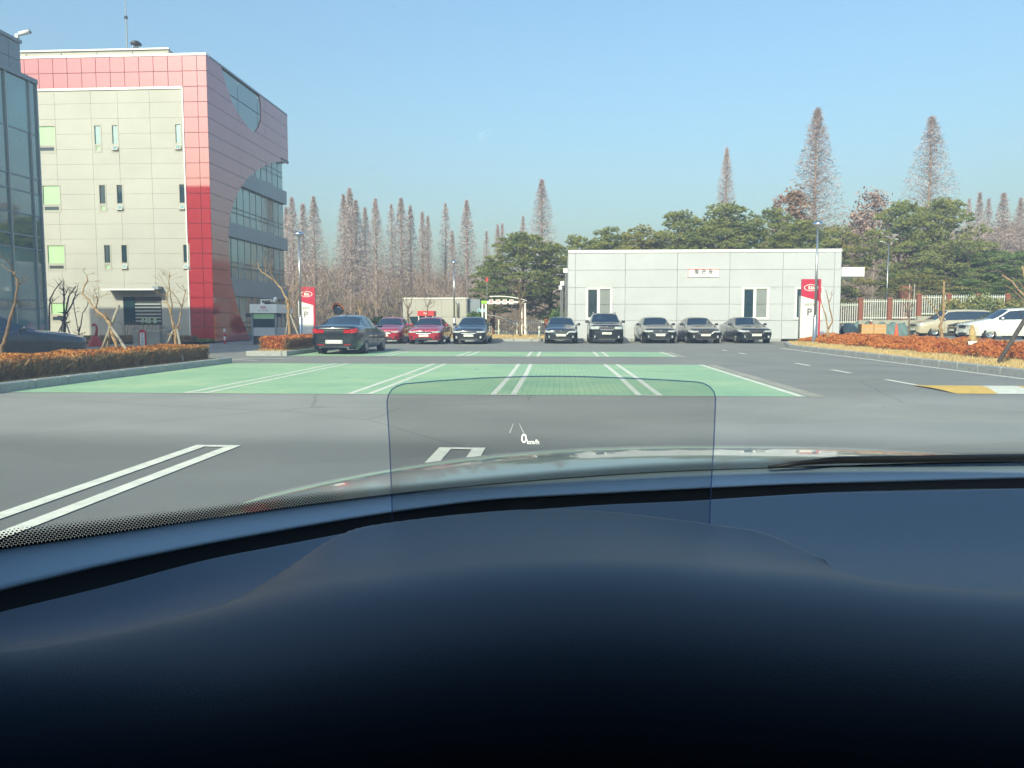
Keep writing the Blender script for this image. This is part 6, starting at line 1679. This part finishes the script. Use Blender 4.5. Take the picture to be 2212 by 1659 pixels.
# ledge under the glass, vent groove, main pad with instrument cowl
ledge = [on_plane(ledge_lo, p, -0.199) for p in PXS]
rows = [[b+Vector((0, 0.05, -0.012)) for b in base], [b+Vector((0, 0.0, 0.0)) for b in base], [b.lerp(l, .5)+Vector((0, 0, -0.001)) for b, l in zip(base, ledge)], [b.lerp(l, .9)+Vector((0, 0, 0.0)) for b, l in zip(base, ledge)], [l+Vector((0, 0, -0.001)) for l in ledge], [l+Vector((0, 0.002, -0.003)) for l in ledge]]
CP(MB().grid(rows), 'dash_ledge', 'ledge')
CP(MB().grid([[l+Vector((0, 0.003, -0.002)) for l in ledge], [l+Vector((0, 0.004, -0.055)) for l in ledge], [l+Vector((0, -0.05, -0.06)) for l in ledge]]), 'vent_groove', 'dash_dark')
pad_edge = [on_plane(pad_hi, p, -0.187) for p in PXS]
ex = [p.x for p in pad_edge]; ey = [p.y for p in pad_edge]
def edge_y(x): return pl(x, list(zip(ex, ey)))
def smooth01(t): t = min(1, max(0, t)); return t*t*(3-2*t)
def ridge_y(x): return smooth_pl(x, [(-0.9, 0.37), (-0.285, 0.395), (-0.19, 0.388), (-0.14, 0.386), (0.0, 0.402), (0.14, 0.420), (0.30, 0.442), (0.6, 0.47), (1.5, 0.50)], 0.06)
def ridge_h(x): return smooth_pl(x, [(-0.9, -0.205), (-0.285, -0.180), (-0.19, -0.150), (-0.14, -0.139), (0.0, -0.1235), (0.16, -0.139), (0.30, -0.151), (0.6, -0.157), (1.5, -0.160)], 0.05)
def cowl_y(x): return 0.600 - 2.6*abs(x+0.005)**2 - 14*max(0, abs(x)-0.13)**2
def cowl_h(x): return max(0.0, 0.052*(1-abs((x)/0.225)**2.2))
_n = 420; XS = [lerp(base[0].x-0.05, base[-1].x+0.05, i/_n) for i in range(_n+1)]
NP, NA = 150, 36
rows = [[] for _ in range(NP+NA+2)]
for x in XS:
    ye, yr, zr = edge_y(x), ridge_y(x), ridge_h(x)
    hb = cowl_h(x); yc = cowl_y(x)
    # far lip of the pad
    rows[0].append((x, ye+0.004, EZ-0.205))
    for k in range(NP+1):
        # denser samples around the cowl edge
        t = k/NP
        y = ye+(yr-ye)*t
        zp = lerp(-0.187, zr, t) - 0.085*(ye-yr)*math.sin(math.pi*t)
        u = min(1, max(0, (y-yr)/max(0.02, yc-yr)))
        zc_ = zr - 0.0155*max(0, 1-(x/0.16)**2)*u - 0.005*math.sin(math.pi*u)
        m = smooth01((yc-y)/0.022+0.35)*smooth01((0.235-abs(x+0.005))/0.10)
        z = zp + (zc_-zp)*m
        rows[1+k].append((x, y, EZ+z))
    Rr = 0.10
    for k in range(1, NA+1):
        a = math.radians(112)*k/NA
        rows[1+NP+k].append((x, yr-Rr*math.sin(a), EZ+zr-Rr*(1-math.cos(a))*1.08))
import numpy as np
_P = np.array(rows)                                       # soften the brow where the top rolls over
_a, _b = 1+NP-26, 1+NP+22
for _ in range(40):
    Q = _P.copy()
    wt = np.clip(np.minimum(np.arange(_a, _b)-_a, _b-1-np.arange(_a, _b))/12.0, 0, 1)[:, None, None]
    avg = 0.25*(_P[_a-1:_b-1]+_P[_a+1:_b+1])+0.5*_P[_a:_b]
    Q[_a:_b] = _P[_a:_b]*(1-wt)+avg*wt
    lat = 0.25*(Q[_a:_b, :-2]+Q[_a:_b, 2:])+0.5*Q[_a:_b, 1:-1]
    Q[_a:_b, 1:-1] = Q[_a:_b, 1:-1]*(1-wt)+lat*wt
    _P = Q
rows = [[tuple(v) for v in r] for r in _P]
CP(MB().grid(rows), 'dashboard_pad', 'dash')
# lower fascia so nothing opens below the pad
CP(MB().grid([[rows[-1][i] for i in range(len(XS))], [(x, 0.33, EZ-0.55) for x in XS]]), 'lower_fascia', 'cabin')
# cabin shell: roof lining, pillars, doors, rear wall, floor
hl = [head_pt(b) for b in base]
rows = []
for k in range(9):
    t = k/8; rows.append([Vector((0.37+(h.x-0.37)*(1-0.05*t), lerp(h.y, -2.2, t), h.z+0.035*math.sin(math.pi*min(1, t*1.2))+0.0)) for h in hl])
xdl, xdr = base[0].x-0.06, base[-1].x+0.06
rows = [[Vector((xdl-0.01, r[0].y, r[0].z-0.03))] + r + [Vector((xdr+0.01, r[-1].y, r[-1].z-0.03))] for r in rows]
CP(MB().grid(rows), 'roof_lining', 'cabin')
CP(MB().grid([[h+Vector((0, 0, 0)) for h in hl], [h+Vector((0, -0.05, -0.012)) for h in hl], [h+Vector((0, -0.12, 0.008)) for h in hl]]), 'header_trim', 'cabin')
for sx, idx in ((-1, 0), (1, -1)):
    b0, h0 = base[idx], hl[idx]
    xw = b0.x + sx*0.06
    CP(MB().tube([b0+Vector((0, 0.05, -0.03)), b0.lerp(h0, .5)+Vector((0, .02, .03)), h0], 0.05, 8), 'pillar', 'cabin')
    CP(MB().grid([[ws_pt(b0, k/10), Vector((xw+sx*0.01, ws_pt(b0, k/10).y+0.01, ws_pt(b0, k/10).z-0.02))] for k in range(11)]), 'pillar_trim', 'cabin')
    CP(MB().face([(xw, b0.y+0.06, 0.4), (xw, -2.2, 0.4), (xw, -2.2, EZ+0.22), (xw, h0.y, EZ+0.22), (xw, b0.y+0.06, EZ-0.16)]), 'door_panel', 'cabin', False)
xa_, xb_ = base[0].x-0.06, base[-1].x+0.06
CP(MB().face([(xa_, -2.2, 0.4), (xb_, -2.2, 0.4), (xb_, -2.2, EZ+0.2), (xa_, -2.2, EZ+0.2)]), 'rear_panel', 'cabin', False)
CP(MB().face([(xa_, -2.2, 0.4), (xb_, -2.2, 0.4), (xb_, 1.3, 0.4), (xa_, 1.3, 0.4)]), 'floor_panel', 'cabin', False)
CP(MB().grid([[b+Vector((0, 0.05, -0.03)) for b in base], [b+Vector((0, 0.05, -0.85)) for b in base]]), 'firewall', 'cabin', False)
# bonnet, scuttle and wiper
rows = []
def bon_z(x, y):
    cz = pl(y, [(1.05, -0.212), (1.3, -0.2105), (1.5, -0.2365), (1.7, -0.268), (1.9, -0.315), (2.1, -0.40)])
    return EZ + cz - 0.105*(abs(x-0.37)/0.95)**2.4
ys_ = [0.98+0.035*i for i in range(33)]
for y in ys_:
    rows.append([(x, y, smooth_pl(y, [(0.9, -0.214), (1.1, -0.211), (1.3, -0.2115), (1.5, -0.2365), (1.7, -0.268), (1.9, -0.315), (2.1, -0.40), (2.3, -.5)], 0.10)+EZ-0.105*(abs(x-0.37)/0.95)**2.4) for x in [0.37-0.90+0.03*i for i in range(61)]])
CP(MB().grid(rows), 'bonnet', 'p_silver')
for sx in (-1, 1):
    fr_ = [[(0.37+sx*(0.90+0.02*q), y, rows[i][0 if sx < 0 else -1][2]-0.10*q*q-0.01*q) for q in range(4)] for i, y in enumerate(ys_)]
    CP(MB().grid(fr_), 'fender', 'p_silver')
CP(MB().box(-0.45, 1.19, 2.1, 2.2, 0.35, EZ-0.56), 'front_bumper', 'p_silver', False)
CP(MB().grid([[b+Vector((0, 0.02, -0.02)) for b in base], [b+Vector((0, 0.12, -0.05)) for b in base], [b+Vector((0, 0.3, -0.09)) for b in base]]), 'scuttle_panel', 'black_plastic')
def wpt(px, py, dz): p = on_plane([(-500, py), (3000, py)], px, dz); return p
w0, w1, w2, w3 = G(1660, 1010, EZ-0.186), G(1730, 1000, EZ-0.180), G(1800, 994, EZ-0.180), G(2330, 987, EZ-0.180)
CP(MB().tube([w0, w1, w2, w2.lerp(w3, .5), w3], [0.002, 0.003, 0.0045, 0.005, 0.005], 8), 'wiper', 'black_plastic')

# head-up display combiner: a tinted clear plate standing behind the cowl
HYD = 0.585
def hud(px, py, dy=0.0): return A(px, py, HYD+dy)
M['combiner'] = glass_mat('tinted_combiner', (0.775, 0.775, 0.77), 1.18, 0.0)
M['combiner_edge'] = glass_mat('blue_tinted_plate_edge', (0.58, 0.66, 0.88), 1.2, 0.1, 0.10, (0.5, 0.6, 0.9))
outl = [(848, 1150), (846, 1065), (841.5, 960), (836.5, 880), (836, 868), (839, 853), (847, 841), (858, 834), (872, 829.5), (940, 823), (1040, 816.5), (1140, 813.3), (1190, 812.8), (1260, 813.5), (1360, 817), (1450, 821.5), (1503, 825), (1520, 828), (1533, 835), (1542, 846), (1545.5, 858), (1545.5, 872), (1542, 960), (1536, 1050), (1532, 1150)]
pts = [hud(*p) for p in outl]
hp = CP(MB().face(pts), 'display_plate', M['combiner'], False, label='clear tinted head-up display plate with rounded corners')
eo = MB().tube(pts, 0.00048, 6).build('plate_edge', M['combiner_edge'], hp, True)
def hud_text(s, size, px, py, n, m='glow', sx=1.0, bold=0.0):
    c = hud(px, py, -0.0015)
    return text_mesh(s, size, M[m], n, hp, Matrix.Translation(c) @ Matrix.Rotation(math.pi/2, 4, 'X'), 0.0001, sx=sx, bold=bold)
hud_text('0', 0.0097, 1131.8, 948, 'speed_digit', sx=0.92, bold=0.0001)
hud_text('km/h', 0.0049, 1151.5, 955, 'speed_unit', sx=0.95, bold=0.00006)
for a, b, wa, wb_ in (((1109.2, 914.5), (1101.0, 935), 1.0, 2.6), ((1121.6, 915), (1131.2, 935), 1.0, 2.4)):
    q = [(a[0]-wa/2, a[1]), (a[0]+wa/2, a[1]), (b[0]+wb_/2, b[1]), (b[0]-wb_/2, b[1])]
    MB().face([hud(x, y, -0.0015) for x, y in q]).build('lane_mark', M['glow_dim'], hp)

# ------------------------------------------------------------------ air
hm = bpy.data.materials.new('haze'); hm.use_nodes = True
hn = hm.node_tree; hn.nodes.remove(hn.nodes['Principled BSDF'])
pv = hn.nodes.new('ShaderNodeVolumePrincipled'); pv.inputs['Color'].default_value = (0.95, 0.97, 1.0, 1); pv.inputs['Density'].default_value = 0.0010; pv.inputs['Anisotropy'].default_value = 0.2
hn.links.new(pv.outputs[0], hn.nodes['Material Output'].inputs['Volume'])
MB().box(-260, 260, -60, 330, -1.2, 60).build('haze', hm, None, False, kind='stuff', label='thin pale winter haze over the car park and woods')
scene.cycles.volume_bounces = 0
